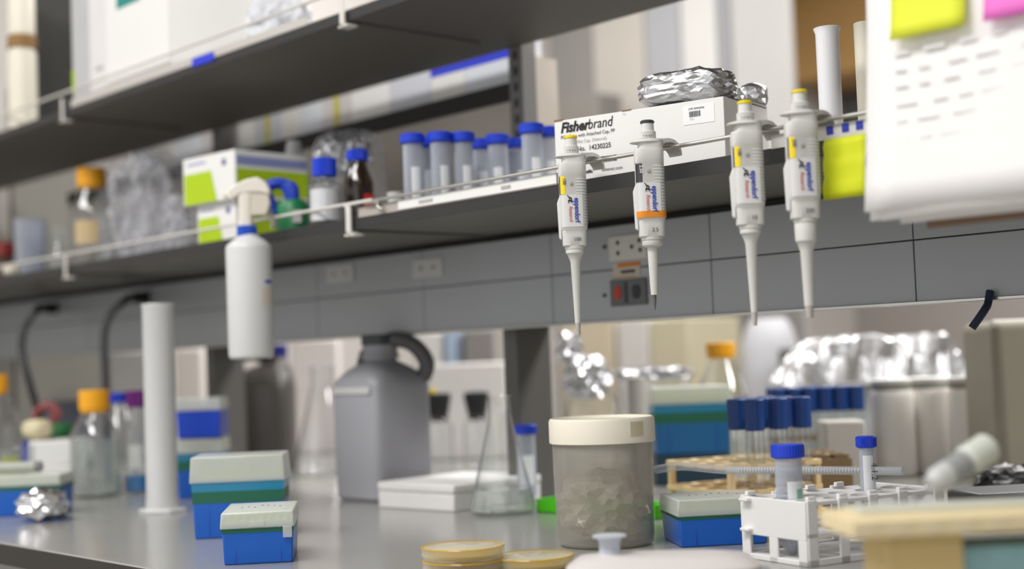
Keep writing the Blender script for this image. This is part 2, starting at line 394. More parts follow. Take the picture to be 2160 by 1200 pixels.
# ================================================================== pipettes
def pipette(px, label, capm, capn, low, tipm, volume, winm, wintext, extra=None, big=0):
    Y = YR_ - .0285
    r0 = ray(px, 680); d = Y / r0.y
    p = ony(px, 680, Y); z0 = rz + .0026 - .2083
    t = thing('pipette', label, 'pipette', (p.x, p.y, z0), 0, 'pipettes hung on the steel rail')
    # nose cone
    MB().lathe(low, n=28).build('shaft', M_PIP, t)
    MB().lathe(tipm[0], n=20).build('tip_end', tipm[1], t)
    HX, HY, E = .0160, .0128, 3.4
    b = MB().loft([sring(*q, e=E) if False else sring(q[0], q[1], q[2], E, n=48) for q in
        ((.0125, .0108, .1040), (.0142, .0116, .1050), (.0146, .0118, .1180), (.0148, .0119, .1225), (.0154, .0124, .1232), (HX, HY, .130), (HX, HY, .1865),
         (.0164, .0131, .1870), (.0164, .0131, .2000), (.0158, .0126, .2022), (.010, .009, .2030))])
    body = b.build('body', M_PIP, t)
    g = MB()
    for k in range(16):
        z = .1300 + k * .00345
        a0 = -52 if z < .163 else -86
        band(g, HX, HY, E, a0, -6, z, z + .0011, .0005)
    g.build('grip_ribs', M_PIPW, body)
    g = MB(); band(g, HX, HY, E, -58, -4, .1285, .1855, .0002); g.build('shaded_grip_panel', M_PIPG, body)  # grooves between the ribs darkened in colour to stand for their shade
    g = MB(); band(g, HX, HY, E, -140, -62, .1262, .1640, .0003); g.build('label', M_PIPW, body)
    g = MB(); band(g, HX, HY, E, -146, -112, .1648, .1856, .0005); g.build('volume_window', winm, body)
    g = MB(); band(g, HX, HY, E, -160, -146.5, .1648, .1856, .0006); g.build('counter', M_BLUEDK if winm is M_YEL else M_BLK, body)
    yf = -(HY + .0009)
    DOWN = Matrix.Rotation(R(90), 4, 'Y')
    def vt(s, size, m, x, z, **k): text(s, size, m, t, Matrix.Translation((x, yf, z)) @ DOWN @ FRONT, **k)
    if wintext: vt(wintext, .0052, M_CARD if winm is not M_YEL else M_BLUEDK, -.0118, .1835, bold=.0001)
    vt('eppendorf', .0086, M_BLUEPR, .0010, .1600, bold=.0002, sx=.80)
    vt('Research', .0062, M_RED, -.0056, .1505, shear=.25, sx=.80)
    lg = MB()
    for (x0, z0_, x1, z1) in ((-.0072, .1635, -.0046, .159), (-.0050, .161, -.0022, .1595), (-.0066, .1572, -.0020, .1562), (-.0046, .159, -.0064, .1545), (-.0028, .1595, -.0024, .1545), (-.0036, .1575, -.0016, .155)):
        lg.tube([(x0, yf, z0_), ((x0 + x1) / 2 + .0003, yf, (z0_ + z1) / 2), (x1, yf, z1)], .0005, 6)
    lg.build('logo', M_BLACKINK, t)
    text(volume, .0062, M_DK, t, Matrix.Translation((.0028, -.0128, .1095)) @ FRONT, align='CENTER')
    MB().lathe([(.0022, 0), (.0022, .0006), (.0018, .0008)], n=20, M=Matrix.Translation((-.0018, -HY - .0001, .1765)) @ Matrix.Rotation(R(90), 4, 'X')).build('adjustment_dot', M_PIPD, body)
    # ejector lever on the left side
    MB().add([(-.0150, -.005, .112), (-.0150, .005, .112), (-.0150, .005, .166), (-.0150, -.005, .166),
              (-.0180, -.004, .114), (-.0180, .004, .114), (-.0190, .004, .156), (-.0190, -.004, .156)],
             [(0, 1, 2, 3), (4, 7, 6, 5), (0, 4, 5, 1), (1, 5, 6, 2), (2, 6, 7, 3), (3, 7, 4, 0)]).build('ejector', M_PIPW, t, bevel=.0008)
    # neck and finger rest
    MB().loft([sring(.0095, .0085, .2028, 2.5), sring(.0105, .0095, .2075, 2.5), sring(.0125, .011, .2095, 2.5)]).build('neck', M_PIPD, t)
    f = MB().loft([sring(.0165, .012, .2093, 2.2, cx=-.002), sring(.0188, .0135, .2100, 2.2, cx=-.002), sring(.0180, .013, .2118, 2.2, cx=-.001), sring(.0120, .011, .2135, 2.2)])
    f.loft([sring(.0145, .012, .198, 3, cx=.002), sring(.0135, .011, .2125, 3, cx=.002)])
    hd = Vector((math.sin(TH), math.cos(TH), 0)); sd = Vector((hd.y, -hd.x, 0))
    prof = [(.000, .2110, .2000), (.010, .2130, .2030), (.018, .2152, .2104), (.026, .2160, .2114), (.034, .2148, .2104), (.041, .2112, .2068), (.0460, .2050, .2022), (.0478, .1985, .1975)]
    rings = []
    for i, (s_, zt, zb) in enumerate(prof):
        hw = .0075 + .003 * math.sin(i / 7 * 2.6)
        o_ = .0 if i < 6 else .0012
        a = hd * s_; b2 = hd * (s_ - (.0 if i < 5 else .0022))
        rings.append([tuple(b2 + sd * hw + Vector((0, 0, zb))), tuple(a + sd * hw * .9 + Vector((0, 0, zt))), tuple(a + Vector((0, 0, zt + .0012))), tuple(a - sd * hw * .9 + Vector((0, 0, zt))), tuple(b2 - sd * hw + Vector((0, 0, zb)))])
    f.loft(rings)
    f.build('finger_rest', M_PIP, t, angle=50)
    MB().ridged(.0088, .2130, .2232, 26, .00025).build('dial', M_PIP, t)
    g = MB()
    for k in range(4): g.box(-.006 + k * .003, -.0045 + k * .003, -.0095, -.0087, .2165, .2170)
    g.build('dial_marks', M_BLACKINK, t)
    MB().lathe([(.0074, .2225), (.0070, .2318), (.006, .2325)], n=28).build('push_button', M_PIPW, t)
    MB().lathe([(.0072, .2312), (.0080, .2320), (.0080, .2338), (.0066, .2350), (.003, .2353)], n=28).build('button_cap', capm, t)
    if extra:
        g = MB(); band(g, HX, HY, E, -168, -12, .1252, .1325, .0008, n=24); tag(g.build('orange_tape', extra, t), 'orange and yellow tape band')
    return t
def low_(r1, zt, zcone=.086):
    return [(r1[0], zt), (r1[1], zcone), (.0095, zcone + .009), (.0108, zcone + .010), (.0112, .0995), (.0108, .1002), (.0116, .1006), (.0120, .1042), (.011, .1045)]
M_TIPG2 = mat('grey_tip_plastic', rgb(188, 182, 176), .4); M_TIPD = mat('steel_grey_tip', rgb(112, 110, 108), .35, .6)
M_TAPE = mat('orange_tape', rgb(238, 140, 28), .5, vary=.35, vscale=60)
pipette(1219, 'yellow topped pipette hooked on the rail nearest the blue capped tubes, marked 100', M_YEL, 'yellow', low_((.0034, .0060), .014), ([(.0020, 0), (.0024, 0), (.0033, .0145)], M_TIPG2), '100', M_YEL, '100')
lo2 = [(.0040, .040), (.0060, .0925), (.0085, .0935), (.0108, .0945), (.0114, .0955), (.0114, .1000), (.0106, .1004), (.0118, .1008), (.0122, .1042)]
pipette(1383, 'black topped pipette with orange tape band, marked 2.5, before the white carton', M_DK, 'black', lo2, ([(.0002, .0225), (.0009, .026), (.0018, .033), (.0022, .0402)], M_TIPD), '2.5', M_DK, '2.50', extra=M_TAPE)
pipette(1592, 'yellow topped pipette hanging at the right corner of the white carton', M_YEL, 'yellow', low_((.0034, .0062), .014), ([(.0016, 0), (.0022, 0), (.0033, .0145)], M_TIPG2), '10', M_YEL, '100')
pipette(1709, 'yellow topped pipette hanging beside the yellow note, rightmost pipette', M_YEL, 'yellow', low_((.0050, .0066), .017, .072), ([(.0026, .005), (.0034, .005), (.0048, .0175)], M_TIPG2), '200', M_YEL, '200')

#==BODY==
# ================================================================== builders of lab ware
def falcon(px, d, z, label, group=None, r=.0145, h=.115, cap_h=.0135, rc=.0175, cone=.014, capm=None, paper=True, yaw=0, name='centrifuge_tube', pap=(-.0105, .0105, .030, .075)):
    t = thing(name, label, 'tube', L(px, d, z), yaw, group)
    zc = h - cap_h
    MB().lathe([(.002, 0), (.004, .0005), (r * .97, cone), (r, cone + .003), (r, zc), (r - .0012, zc), (r - .0012, cone + .004), (.003, .002)], n=28).build('tube_body', M_TUBE, t)
    MB().ridged(rc, zc - .001, h, 36, .0003).build('cap', capm or M_BLUECAP, t)
    if paper:
        g = MB(); band(g, r, r, 2, -90 + pap[0] * 4500, -90 + pap[1] * 4500, pap[2], pap[3], .0003, n=14); g.build('paper_label', mat('tube_label_paper', rgb(232, 234, 238), .7), t)
    return t
def lab_bottle(px, d, z, h, r, capr, caph, capm, label, liquid=.0, liqm=None, group=None, lab=False, name='glass_bottle', body=None, neck=None):
    t = thing(name, label, 'bottle', L(px, d, z), 0, group)
    nr = neck or capr * .82; zc = h - caph; zs = h * .56 if h / r > 3.2 else h * .5
    th = .0018
    out = [(r * .8, 0), (r * .96, .002), (r, .008), (r, zs), (r * .96, zs + r * .2), (r * .72, zs + (zc - zs) * .55), (nr * 1.05, zc - .006), (nr, zc - .003), (nr, zc + caph * .6)]
    inn = [(nr - th, zc + caph * .6), (nr - th, zc - .004), (r * .72 - th, zs + (zc - zs) * .53), (r * .96 - th, zs + r * .17), (r - th, zs), (r - th, .010), (r * .9, .004)]
    MB().lathe(out + inn, n=36).build('glass_body', body or M_REAL, t)
    MB().ridged(capr, zc, h, 40, .0004).build('cap', capm, t)
    MB().lathe([(nr * 1.12, zc - .005), (nr * 1.15, zc - .001), (nr * 1.12, zc)], n=32).build('pour_ring', capm if capm is not M_BLUECAP else M_GLASS, t)
    if liquid: MB().lathe([(r * .88, .005), (r - .0026, .011), (r - .0026, liquid), (0, liquid)], n=32).build('liquid', liqm or M_LIQ, t)
    if lab:
        g = MB(); band(g, r, r, 2, -120, -60, zs * .45, zs * .85, .0004, n=14); g.build('paper_label', lab, t)
    return t
def tipbox(px, d, z, wx, wy, hb, hl, label, yaw=0, group=None, tray=True, basem=None, marks=False, tab=False, name='tip_box'):
    """px is where the middle of the front bottom edge stands"""
    t = thing(name, label, 'tip box', L(px, d, z), yaw, group)
    x, y = wx / 2, wy / 2
    b = MB().frust(x * .94, y * .94, 0, hb, x * .985, y * .985, cy=y)
    base = b.build('base', basem or M_TIPB, t, bevel=.002)
    g = MB()
    for k in (-1, 1): g.box(k * x * .62 - .0006, k * x * .62 + .0006, y * .06 - .0012, y * .06, .004, hb * .74)
    g.box(-x * .62, x * .62, y * .06 - .001, y * .06, hb * .74, hb * .74 + .001)
    g.build('moulded_line', mat('blue_moulding', rgb(24, 84, 190), .4), base)
    if tray:
        g = MB().box(-x * .93, x * .93, y - y * .93, y + y * .93, hb, hb + .003)
        nx, ny = 8, 6
        for i in range(nx):
            for j in range(ny):
                cx = -x * .8 + i * x * 1.6 / (nx - 1); cy = y - y * .8 + j * y * 1.6 / (ny - 1)
                g.lathe([(.0022, hb + .003), (.0030, hb + .0031), (.0026, hb + min(.010, hl * .7))], cx, cy, 8)
        g.build('tip_tray', mat('pale_tip_tray', rgb(204, 212, 160), .5), t)
    def ringband(z0, z1, nm, m_):
        f0, f1 = .94 + .045 * z0 / hb + .006, .94 + .045 * z1 / hb + .008
        MB().frust(x * f0, y * f0, z0, z1, x * f1, y * f1, cy=y).build(nm, m_, t)
    if tray:
        big = hl > .02
        ringband(hb * (.60 if big else .80), hb * (.80 if big else .985), 'green_band', M_TIPG)
        if big: ringband(hb * .80, hb * .985, 'teal_band', M_TEAL)
    th = .0012
    l = MB()
    l.frust(x * 1.03, y * 1.03, hb - .004, hb + hl, x * .99, y * .99, cy=y)
    l.frust(x * 1.03 - th, y * 1.03 - th, hb - .0039, hb + hl - th, x * .99 - th, y * .99 - th, cy=y)
    l.build('lid', M_TIPL, t, bevel=.0015)
    if tab:
        MB().box(x * .70, x * .95, -.0022, -.0008, hb - .016, hb - .003).build('lid_hinge', M_TIPL, t, bevel=.001)
        MB().box(-.008, .008, -.0018, -.0008, hb - .002, hb + .004).build('lid_latch', M_TIPL, t)
    if marks:
        g = MB(); rnd = random.Random(4)
        for k in range(7):
            a = -x * .55 + k * x * .18; bb = y * (1.1 + rnd.uniform(-.2, .2)); c = rnd.uniform(.002, .004)
            g.box(a, a + c, bb, bb + .0016, hb + hl, hb + hl + .0003)
        g.build('handwriting', M_BLACKINK, t)
    return t
def carton(px, d, z, wx, wy, h, label, yaw=0, m=None, name='carton', cat='box', group=None, anchor='center', bevel=.0012):
    t = thing(name, label, cat, L(px, d, z), yaw, group)
    x0 = {'center': -wx / 2, 'left': 0, 'right': -wx}[anchor]
    t['x0'] = x0
    MB().box(x0, x0 + wx, 0, wy, 0, h).build('box_body', m or M_CARD, t, bevel=bevel)
    del t['x0']
    return t
SH = -math.degrees(TH)                          # yaw that makes a thing square with the shelves

# ================================================================== bench, left part
lab_bottle(-4, 2.78, BT, .232, .045, .022, .034, M_ORANGE, 'orange capped glass bottle cut by the left edge of the picture', liquid=.08)
lab_bottle(203, 2.63, BT, .196, .0455, .0272, .036, M_ORANGE, 'orange capped glass bottle half full, left of the tall white cylinder on the bench', liquid=.105)
lab_bottle(252, 2.98, BT, .185, .040, .022, .022, M_BLUECAP, 'blue capped glass bottle standing behind the orange capped bench bottle')
lab_bottle(294, 2.66, BT, .192, .026, .0195, .027, M_PURPLE, 'purple capped glass bottle with blue liquid, just left of the white cylinder', liquid=.034, liqm=mat('blue_liquid', rgb(38, 120, 180), .2), lab=mat('pale_label', rgb(206, 208, 200), .7))
# graduated cylinder
t = thing('graduated_cylinder', 'tall frosted white graduated cylinder standing on the left of the bench', 'cylinder', L(343, 2.29, BT), 0)
MB().loft([sring(.039, .036, 0, 2, n=6), sring(.039, .036, .004, 2, n=6), sring(.037, .034, .006, 2, n=6)]).build('foot', M_HDPE, t, bevel=.001)
MB().lathe([(.026, .006), (.0262, .012), (.0250, .03), (.0250, .330), (.0265, .333), (.0255, .335), (.0235, .331), (.0235, .014)], n=40).build('cylinder_body', M_HDPE, t)
g = MB()
for k in range(24):
    band(g, .0250, .0250, 2, -45, -25 if k % 5 else -10, .05 + k * .0115, .0506 + k * .0115, .0002, n=6)
g.build('graduations', M_PIPG, t)
tipbox(504, 1.90, BT, .124, .086, .078, .031, 'large blue tip box with a pale lid standing behind the small one', yaw=4, marks=False, tab=False)
tipbox(545, 1.636, BT, .083, .118, .0455, .0145, 'small blue tip box with a clear lid near the bench edge', yaw=6, marks=True, tab=True)
tipbox(421, 2.5, BT, .080, .115, .083, .022, 'blue tip box right of the white cylinder, lower of its stack', yaw=4)
tipbox(419, 2.5, BT + .1062, .078, .11, .052, .018, 'bright blue tip box with pale lid, upper of the stack right of the cylinder', yaw=4, tray=False, basem=mat('bright_blue_plastic', rgb(20, 72, 205), .35))
crumple('foil_ball', M_FOIL, .040, .034, .0245, seed=3, sub=3, amp=.24, e=2.2, jitter=.07)
o = bpy.data.objects['foil_ball']; o.location = L(92, 2.22, BT); o.rotation_euler = (0, 0, TH); tag(o, 'crumpled ball of aluminium foil lying on the bench at the left', 'foil')
tipbox(38, 2.30, BT, .135, .09, .052, .014, 'blue tip box at the left edge, behind the foil ball', yaw=2)
t = thing('marker_pen', 'grey marker pen lying on the tip box at the left edge', 'pen', L(20, 2.33, BT + .067 + .0098), 0)
MB().tube([(-.05, .02, 0), (.028, .02, 0), (.036, .02, 0)], [.0088, .0088, .0088], 16).build('barrel', mat('pen_grey', rgb(176, 178, 168), .4), t)
MB().tube([(.036, .02, 0), (.046, .02, 0), (.0475, .02, 0)], [.0092, .0085, .005], 16).build('cap', mat('pen_cap_grey', rgb(120, 122, 118), .4), t)
carton(104, 2.66, BT, .085, .10, .058, 'white carton behind the foil ball, lower of two', yaw=2, bevel=.003)
carton(107, 2.67, BT + .0585, .083, .10, .045, 'white carton behind the foil ball, upper of two', yaw=-2, bevel=.003)
# beaker with things at left edge
t = thing('glass_beaker', 'clear glass beaker with a yellow and green label at the left edge', 'beaker', L(32, 2.56, BT), 0)
MB().lathe([(.032, 0), (.035, .004), (.035, .096), (.037, .099), (.035, .1), (.0335, .096), (.0335, .006), (.02, .003)], n=36).build('glass_wall', M_GLASS, t)
g = MB(); band(g, .035, .035, 2, -105, -60, .052, .085, .0004, n=12); g.build('green_label', mat('green_yellow_print', rgb(160, 170, 90), .6, vary=.4, vscale=60), t)
crumple('sticky_ball', mat('cream_foam', rgb(222, 212, 176), .8), .030, .026, .020, seed=8, sub=3, amp=.12, jitter=.02, flat=False)
o = bpy.data.objects['sticky_ball']; o.name = 'crumpled_paper'; o.location = L(80, 2.72, BT + .104); tag(o, 'cream crumpled paper on top of the white cartons', 'paper')
# things far left on the bench
t = thing('power_supply', 'dark grey bench instrument standing at the far left under the panel', 'instrument', L(142, 3.35, BT), 0)
MB().box(-.055, .055, 0, .12, 0, .165).build('case', mat('instrument_grey', rgb(96, 96, 100), .5), t, bevel=.004)
MB().box(-.045, .045, -.002, 0, .06, .15).build('front_face', mat('instrument_face', rgb(74, 78, 92), .4), t)
pts = [(.03 * math.cos(a * .5) * (1 - a * .012), .008 * math.sin(a * .3), .033 + .030 * math.sin(a * .5) * (1 - a * .012)) for a in range(40)]
t = thing('rubber_tubing', 'coil of dull red rubber tubing behind the white cartons', 'tubing', L(98, 3.0, BT + .105), 0)
MB().tube(pts, .0042, 8).build('coil', mat('dull_red_rubber', rgb(170, 90, 92), .6), t)
carton(98, 2.98, BT, .11, .07, .088, 'blue edged tray box far behind the foil ball', yaw=0, m=mat('deep_blue_plastic', rgb(30, 55, 160), .4), name='storage_box')
o = crumple('green_glove', mat('green_rubber', rgb(40, 110, 62), .6), .030, .022, .020, seed=9, sub=3, amp=.25, flat=False); o.location = L(128, 2.97, BT + .088); tag(o, 'crumpled dark green rubber glove behind the white cartons', 'glove')
# ---- plugs and cables
def plug(px, py, pts, label):
    p = ony(px, py, YP)
    t = thing('power_plug', label, 'plug', (p.x, YP - .0005, p.z), None, 'plugs in the service panel')
    MB().loft([sring(.013, .013, 0, 3, n=24), sring(.014, .014, .006, 3, n=24), sring(.012, .012, .028, 3, n=24), sring(.006, .006, .042, 3, n=24)]).build('plug_body', M_BLK, t).rotation_euler = (R(90), 0, 0)
    wp = [Vector((p.x, YP - .040, p.z))]
    for (qx, qy, qd) in pts:
        wp.append(CAM + ray(qx, qy) * qd)
    loc = [q - Vector(t.location) for q in wp]
    MB().tube(srt(loc, 8), .0085, 10).build('cable', mat('cable_grey', rgb(74, 74, 76), .5), t)
plug(118, 650, [(80, 652, 3.02), (52, 690, 3.0), (46, 740, 3.0), (60, 800, 3.0), (84, 880, 3.04), (112, 960, 3.10), (124, 1006, 3.10)], 'black plug with grey cable at the far left end of the panel')
plug(310, 628, [(268, 632, 2.78), (232, 664, 2.77), (219, 710, 2.77), (221, 780, 2.77), (224, 850, 2.77), (228, 950, 2.78), (232, 1022, 2.79)], 'black plug with grey cable above the tall white cylinder')

# ================================================================== bench, middle
t = thing('erlenmeyer_flask', 'tall clear conical flask left of the grey jerrycan', 'flask', L(686, 2.98, BT), 0)
def flask(t, r, h, nr, m=None):
    th = .0016
    pr = [(r * .9, 0), (r, .004), (r * .995, .012), (r * .9, h * .18), (nr * 1.12, h * .78), (nr, h * .83), (nr, h * .985), (nr * 1.12, h), (nr * 1.0, h * 1.0),
          (nr - th, h * .98), (nr - th, h * .83), (nr * 1.12 - th, h * .78), (r * .9 - th, h * .18), (r - th, .013), (r * .9, .003)]
    return MB().lathe(pr, n=48).build('glass_body', m or M_REAL, t)
flask(t, .066, .225, .024)
# dark big bottle
M_AMBER = mat('smoky_plastic', rgb(84, 80, 76), .3, vary=.08)
t = thing('carboy', 'large smoky dark bottle with a blue cap, behind the hanging spray bottle', 'bottle', L(556, 3.12, BT), 0)
MB().loft([sring(.065, .06, 0, 3.5), sring(.072, .066, .006, 3.5), sring(.074, .067, .182, 3.5), sring(.068, .062, .203, 3, cx=.003), sring(.046, .044, .226, 2.2, cx=.018), sring(.030, .030, .234, 2, cx=.030), sring(.026, .026, .252, 2, cx=.030)]).build('body', M_AMBER, t)
MB().ridged(.029, .248, .276, 36, .0004, cx=.030).build('cap', mat('navy_cap_plastic', rgb(22, 32, 120), .4), t)
MB().tube(srt([(-.055, 0, .205), (-.064, 0, .232), (-.025, 0, .250), (.004, 0, .243)], 6), .008, 10).build('handle', M_AMBER, t)
# jerrycan
M_CAN = mat('grey_hdpe', rgb(160, 160, 166), .42, vary=.02)
p = onz(800, 1062, BT)
t = thing('jerrycan', 'big grey plastic jerrycan with a dark cap and handle under the panel', 'canister', (p.x, p.y, BT), None)
t.rotation_euler = (0, 0, R(2))
# corner toward the camera is +X,-Y : body spans x -.125..0 , y 0..0.115
cx, cy = -.062, .062
MB().loft([sring(hx, hy, z, e, cx, cy, n=56) for (hx, hy, z, e) in ((.056, .056, 0, 6), (.0615, .0615, .006, 7), (.0615, .0615, .040, 7), (.0625, .0625, .046, 7), (.0625, .0625, .186, 7), (.060, .060, .199, 6), (.052, .052, .212, 4), (.040, .040, .222, 3), (.031, .031, .228, 2.2), (.028, .028, .231, 2), (.028, .028, .240, 2))]).build('body', M_CAN, t)
MB().box(cx - .048, cx + .048, cy - .0648, cy - .0630, .176, .188).build('embossed_bar', mat('pale_grey_band', rgb(200, 200, 196), .5), t, bevel=.002)
MB().lathe([(.030, .234), (.0330, .2345), (.0330, .240), (.030, .241), (.030, .259), (.0275, .260)], cx, cy, 40).build('neck_collar', M_CAN, t)
MB().lathe([(.029, .256), (.0315, .2575), (.0315, .272), (.029, .274)], cx, cy, 40).build('cap', M_DK, t)
h = MB().tube(srt([(cx + .012, cy, .258), (cx + .028, cy + .010, .265), (cx + .044, cy + .030, .258), (cx + .054, cy + .046, .240), (cx + .057, cy + .054, .220), (cx + .05, cy + .05, .198)], 8), .0135, 12)
h.build('handle', mat('dark_grey_hdpe', rgb(92, 90, 92), .45), t)
h = MB().tube(srt([(cx - .03, cy - .01, .245), (cx - .047, cy - .004, .225), (cx - .055, cy, .195)], 8), .008, 12)
h.build('strap', mat('dark_grey_hdpe', rgb(92, 90, 92), .45), t)
# black capped bottles behind
for (px, d, lab_) in ((929, 2.98, 'clear bottle with a black rubber top, right of the jerrycan'), (1010, 2.98, 'black topped bottle seen through the conical flask')):
    t = thing('rubber_topped_bottle', lab_, 'bottle', L(px, d, BT), 0, None)
    MB().lathe([(.028, 0), (.031, .004), (.031, .085), (.022, .105), (.021, .112), (.0195, .112), (.0195, .105), (.029, .083), (.029, .005)], n=32).build('glass_body', M_GLASS, t)
    MB().lathe([(.016, .100), (.020, .112), (.0275, .150), (.026, .158), (.012, .160)], n=32).build('rubber_top', M_BLK, t)
    if px < 1000: MB().lathe([(.010, .159), (.011, .160), (.011, .167), (.010, .168)], -.014, 0, 20).build('yellow_valve', M_YEL, t)
# styrofoam box
p = onz(958, 1080, BT)
t = thing('foam_box', 'flat white foam box lying behind the conical flask', 'box', (p.x, p.y, BT), None); t.rotation_euler = (0, 0, R(6))
MB().box(-.165, 0, 0, .20, 0, .026).build('box_base', mat('white_foam', rgb(238, 236, 234), .75), t, bevel=.002)
MB().box(-.166, .001, -.001, .201, .0265, .040).build('box_lid', mat('white_foam', rgb(238, 236, 234), .75), t, bevel=.003)
t = thing('erlenmeyer_flask', 'clear conical flask with pale liquid standing before the white foam box', 'flask', L(1062, 2.08, BT), 0)
flask(t, .0485, .172, .0165)
MB().lathe([(.040, .003), (.0462, .006), (.0455, .013), (.0420, .028), (.0395, .036), (0, .036)], n=40).build('liquid', M_LIQ, t)
falcon(1114, 2.21, BT, 'blue capped tube standing behind the conical flask by the grey post', h=.122, r=.0148)
p1, p2 = L(1136, 2.08, BT), L(1388, 1.93, BT)
ang = math.atan2(p2.y - p1.y, p2.x - p1.x); ln = (p2 - p1).length
t = thing('tube_tray', 'flat bright green plastic tray partly hidden by the lidded jar', 'tray', p1, None); t.rotation_euler = (0, 0, ang)
g = MB().box(0, ln, -.004, .04, 0, .003)
for (a, b2, c, d_) in ((0, ln, -.004, -.001), (0, ln, .037, .04), (0, .003, -.004, .04), (ln - .003, ln, -.004, .04)): g.box(a, b2, c, d_, 0, .02)
g.build('tray_body', mat('bright_green_plastic', rgb(78, 190, 22), .4), t, bevel=.0008)
# jar
t = thing('lidded_jar', 'big translucent jar with a cream screw lid in the middle foreground', 'jar', L(1279, 1.70, BT), 0)
MB().lathe([(.052, 0), (.0565, .003), (.0580, .012), (.0602, .118), (.0600, .128), (.0585, .128), (.0583, .118), (.0562, .012), (.054, .004)], n=64).build('jar_wall', clear('jar_plastic', (.98, .975, .96, 1), rgb(178, 174, 164), .24, .22, .25), t)
lid = MB().lathe([(.0622, .1215), (.0635, .1225), (.0635, .1480), (.0620, .1510), (.0600, .1516), (.0585, .1500), (.0580, .1480), (0, .1478)], n=72).build('screw_lid', M_HDPEW, t)
g = MB(); band(g, .0635, .0635, 2, -62, -44, .130, .147, .0003, n=10); g.build('tape_patch', mat('aged_tape', rgb(206, 196, 168), .6), lid)
o = crumple('film', clear('crumpled_film', (.99, .98, .97, 1), rgb(240, 234, 224), .48, .15, .3), .050, .050, .042, seed=21, sub=4, amp=.30, e=2.4, parent=t, z0=.004, jitter=.06)
tag(o, 'crumpled clear film inside the jar')
# petri dishes
M_AGAR = clear('yellow_agar', (.98, .95, .80, 1), rgb(216, 190, 100), .45, .15)
M_DISH = clear('petri_plastic', (.99, .98, .95, 1), rgb(232, 228, 208), .06, .06, .3)
def dish(px, d, z, label, r=.0435):
    t = thing('petri_dish', label, 'petri dish', L(px, d, z), 0, None)
    MB().lathe([(r - .002, 0), (r - .001, .0005), (r - .001, .0115), (r - .0025, .0115), (r - .0025, .002), (0, .0018)], n=64).build('dish_base', M_DISH, t)
    MB().lathe([(0, .0020), (r - .003, .0020), (r - .003, .0060), (0, .0060)], n=48).build('agar', M_AGAR, t)
    MB().lathe([(r + .0005, .005), (r + .0012, .005), (r + .0012, .0130), (r, .0137), (0, .0137), (0, .0128), (r - .0004, .0126)], n=64).build('dish_lid', M_DISH, t)
    g = MB().lathe([(r + .0014, .0126), (r + .0016, .0130), (r + .0010, .0139), (r - .0012, .0139), (r - .0012, .0136), (r + .0014, .0126)], n=64, caps=False); g.build('rim', clear('amber_rim', (.95, .85, .5, 1), rgb(220, 180, 60), .45, .15), t)
dish(980, 1.52, BT, 'petri dish of yellow agar, lower of the stack left of the jar')
dish(977, 1.52, BT + .0145, 'petri dish of yellow agar, upper of the stack left of the jar')
dish(1124, 1.53, BT, 'single petri dish standing right against the white tray end')
dish(822, 1.36, BT, 'petri dish at the bottom edge of the picture, below the stack')
t = thing('pen', 'black pen lying on the bench before the petri dishes', 'pen', L(1130, 1.40, BT + .005), 8)
MB().tube([(-.055, 0, 0), (-.05, 0, 0), (.05, 0, 0), (.055, 0, 0)], [.001, .0048, .0048, .003], 12).build('barrel', M_BLK, t)
# white tray in front
t = thing('plastic_tray', 'long low white plastic tray at the bottom edge before the jar', 'tray', L(1400, 1.325, BT), -6)
MB().loft([sring(.088, .038, 0, 4), sring(.092, .042, .003, 4), sring(.090, .040, .028, 4), sring(.078, .030, .037, 3.4), sring(.055, .018, .0395, 3)]).build('tray_shell', clear('milky_plastic', (.95, .94, .93, 1), rgb(226, 220, 218), .82, .3), t)
MB().lathe([(.0105, .0390), (.0100, .0400), (.0095, .0480), (.0110, .0540), (.0160, .0555), (.0160, .0570), (.0085, .0572)], -.0485, 0, 28).build('spout_cap', clear('milky_cap', (.92, .93, .96, 1), rgb(214, 220, 230), .55, .3), t)

# ================================================================== bench, right part
tipbox(1530, 1.645, BT, .108, .095, .0395, .0155, 'blue tip box with green band, left of the white tube rack', yaw=7, marks=True)
o = MB().box(0, .05, 0, .007, 0, .0018).build('wooden_stick', M_WOOD, bevel=.0006); o.location = L(1411, 1.83, BT); o.rotation_euler = (0, 0, TH + R(-6)); tag(o, 'small flat wooden stick on the bench beside the jar', 'stick')
def woodrack(c, W, D, H, label, m, yaw, nx, ny, r=.0135, plates=(1.0, .12)):
    t = thing('wooden_tube_rack', label, 'rack', c, None); t.rotation_euler = (0, 0, yaw)
    th = .006
    # top plate with holes: grid of cells, each a square with a round hole
    def plate(z):
        g = MB(); cw, cd = W / nx, D / ny; n = 16
        for i in range(nx):
            for j in range(ny):
                cx, cy = (i + .5) * cw, (j + .5) * cd
                def sq(a):
                    c_, s_ = math.cos(a), math.sin(a); k = 1 / max(abs(c_), abs(s_)); return (cx + c_ * k * cw / 2, cy + s_ * k * cd / 2)
                rr = min(r, cw * .42, cd * .42)
                rings = [[(*sq(2 * math.pi * (q + .5) / n), zz) for q in range(n)] for zz in (z, z + th)]
                hole = [[(cx + rr * math.cos(2 * math.pi * (q + .5) / n), cy + rr * math.sin(2 * math.pi * (q + .5) / n), zz) for q in range(n)] for zz in (z + th, z)]
                g.loft([rings[0], rings[1], hole[0], hole[1], rings[0]], False, False)
        return g
    plate(H - th).build('top_plate', m, t)
    plate(H * .45).build('middle_plate', m, t)
    MB().box(0, W, 0, D, 0, th).build('bottom_plate', m, t)
    for (a, b2) in ((.004, .004), (W - .012, .004), (.004, D - .012), (W - .012, D - .012)):
        MB().box(a, a + .008, b2, b2 + .008, th, H - th).build('leg', m, t)
    return t
pc = L(1543, 1.87, BT); pl = L(1404, 2.02, BT); pr_ = L(1644, 2.05, BT)
vx = (pc - pl); W_ = vx.length; yw = math.atan2(vx.y, vx.x)
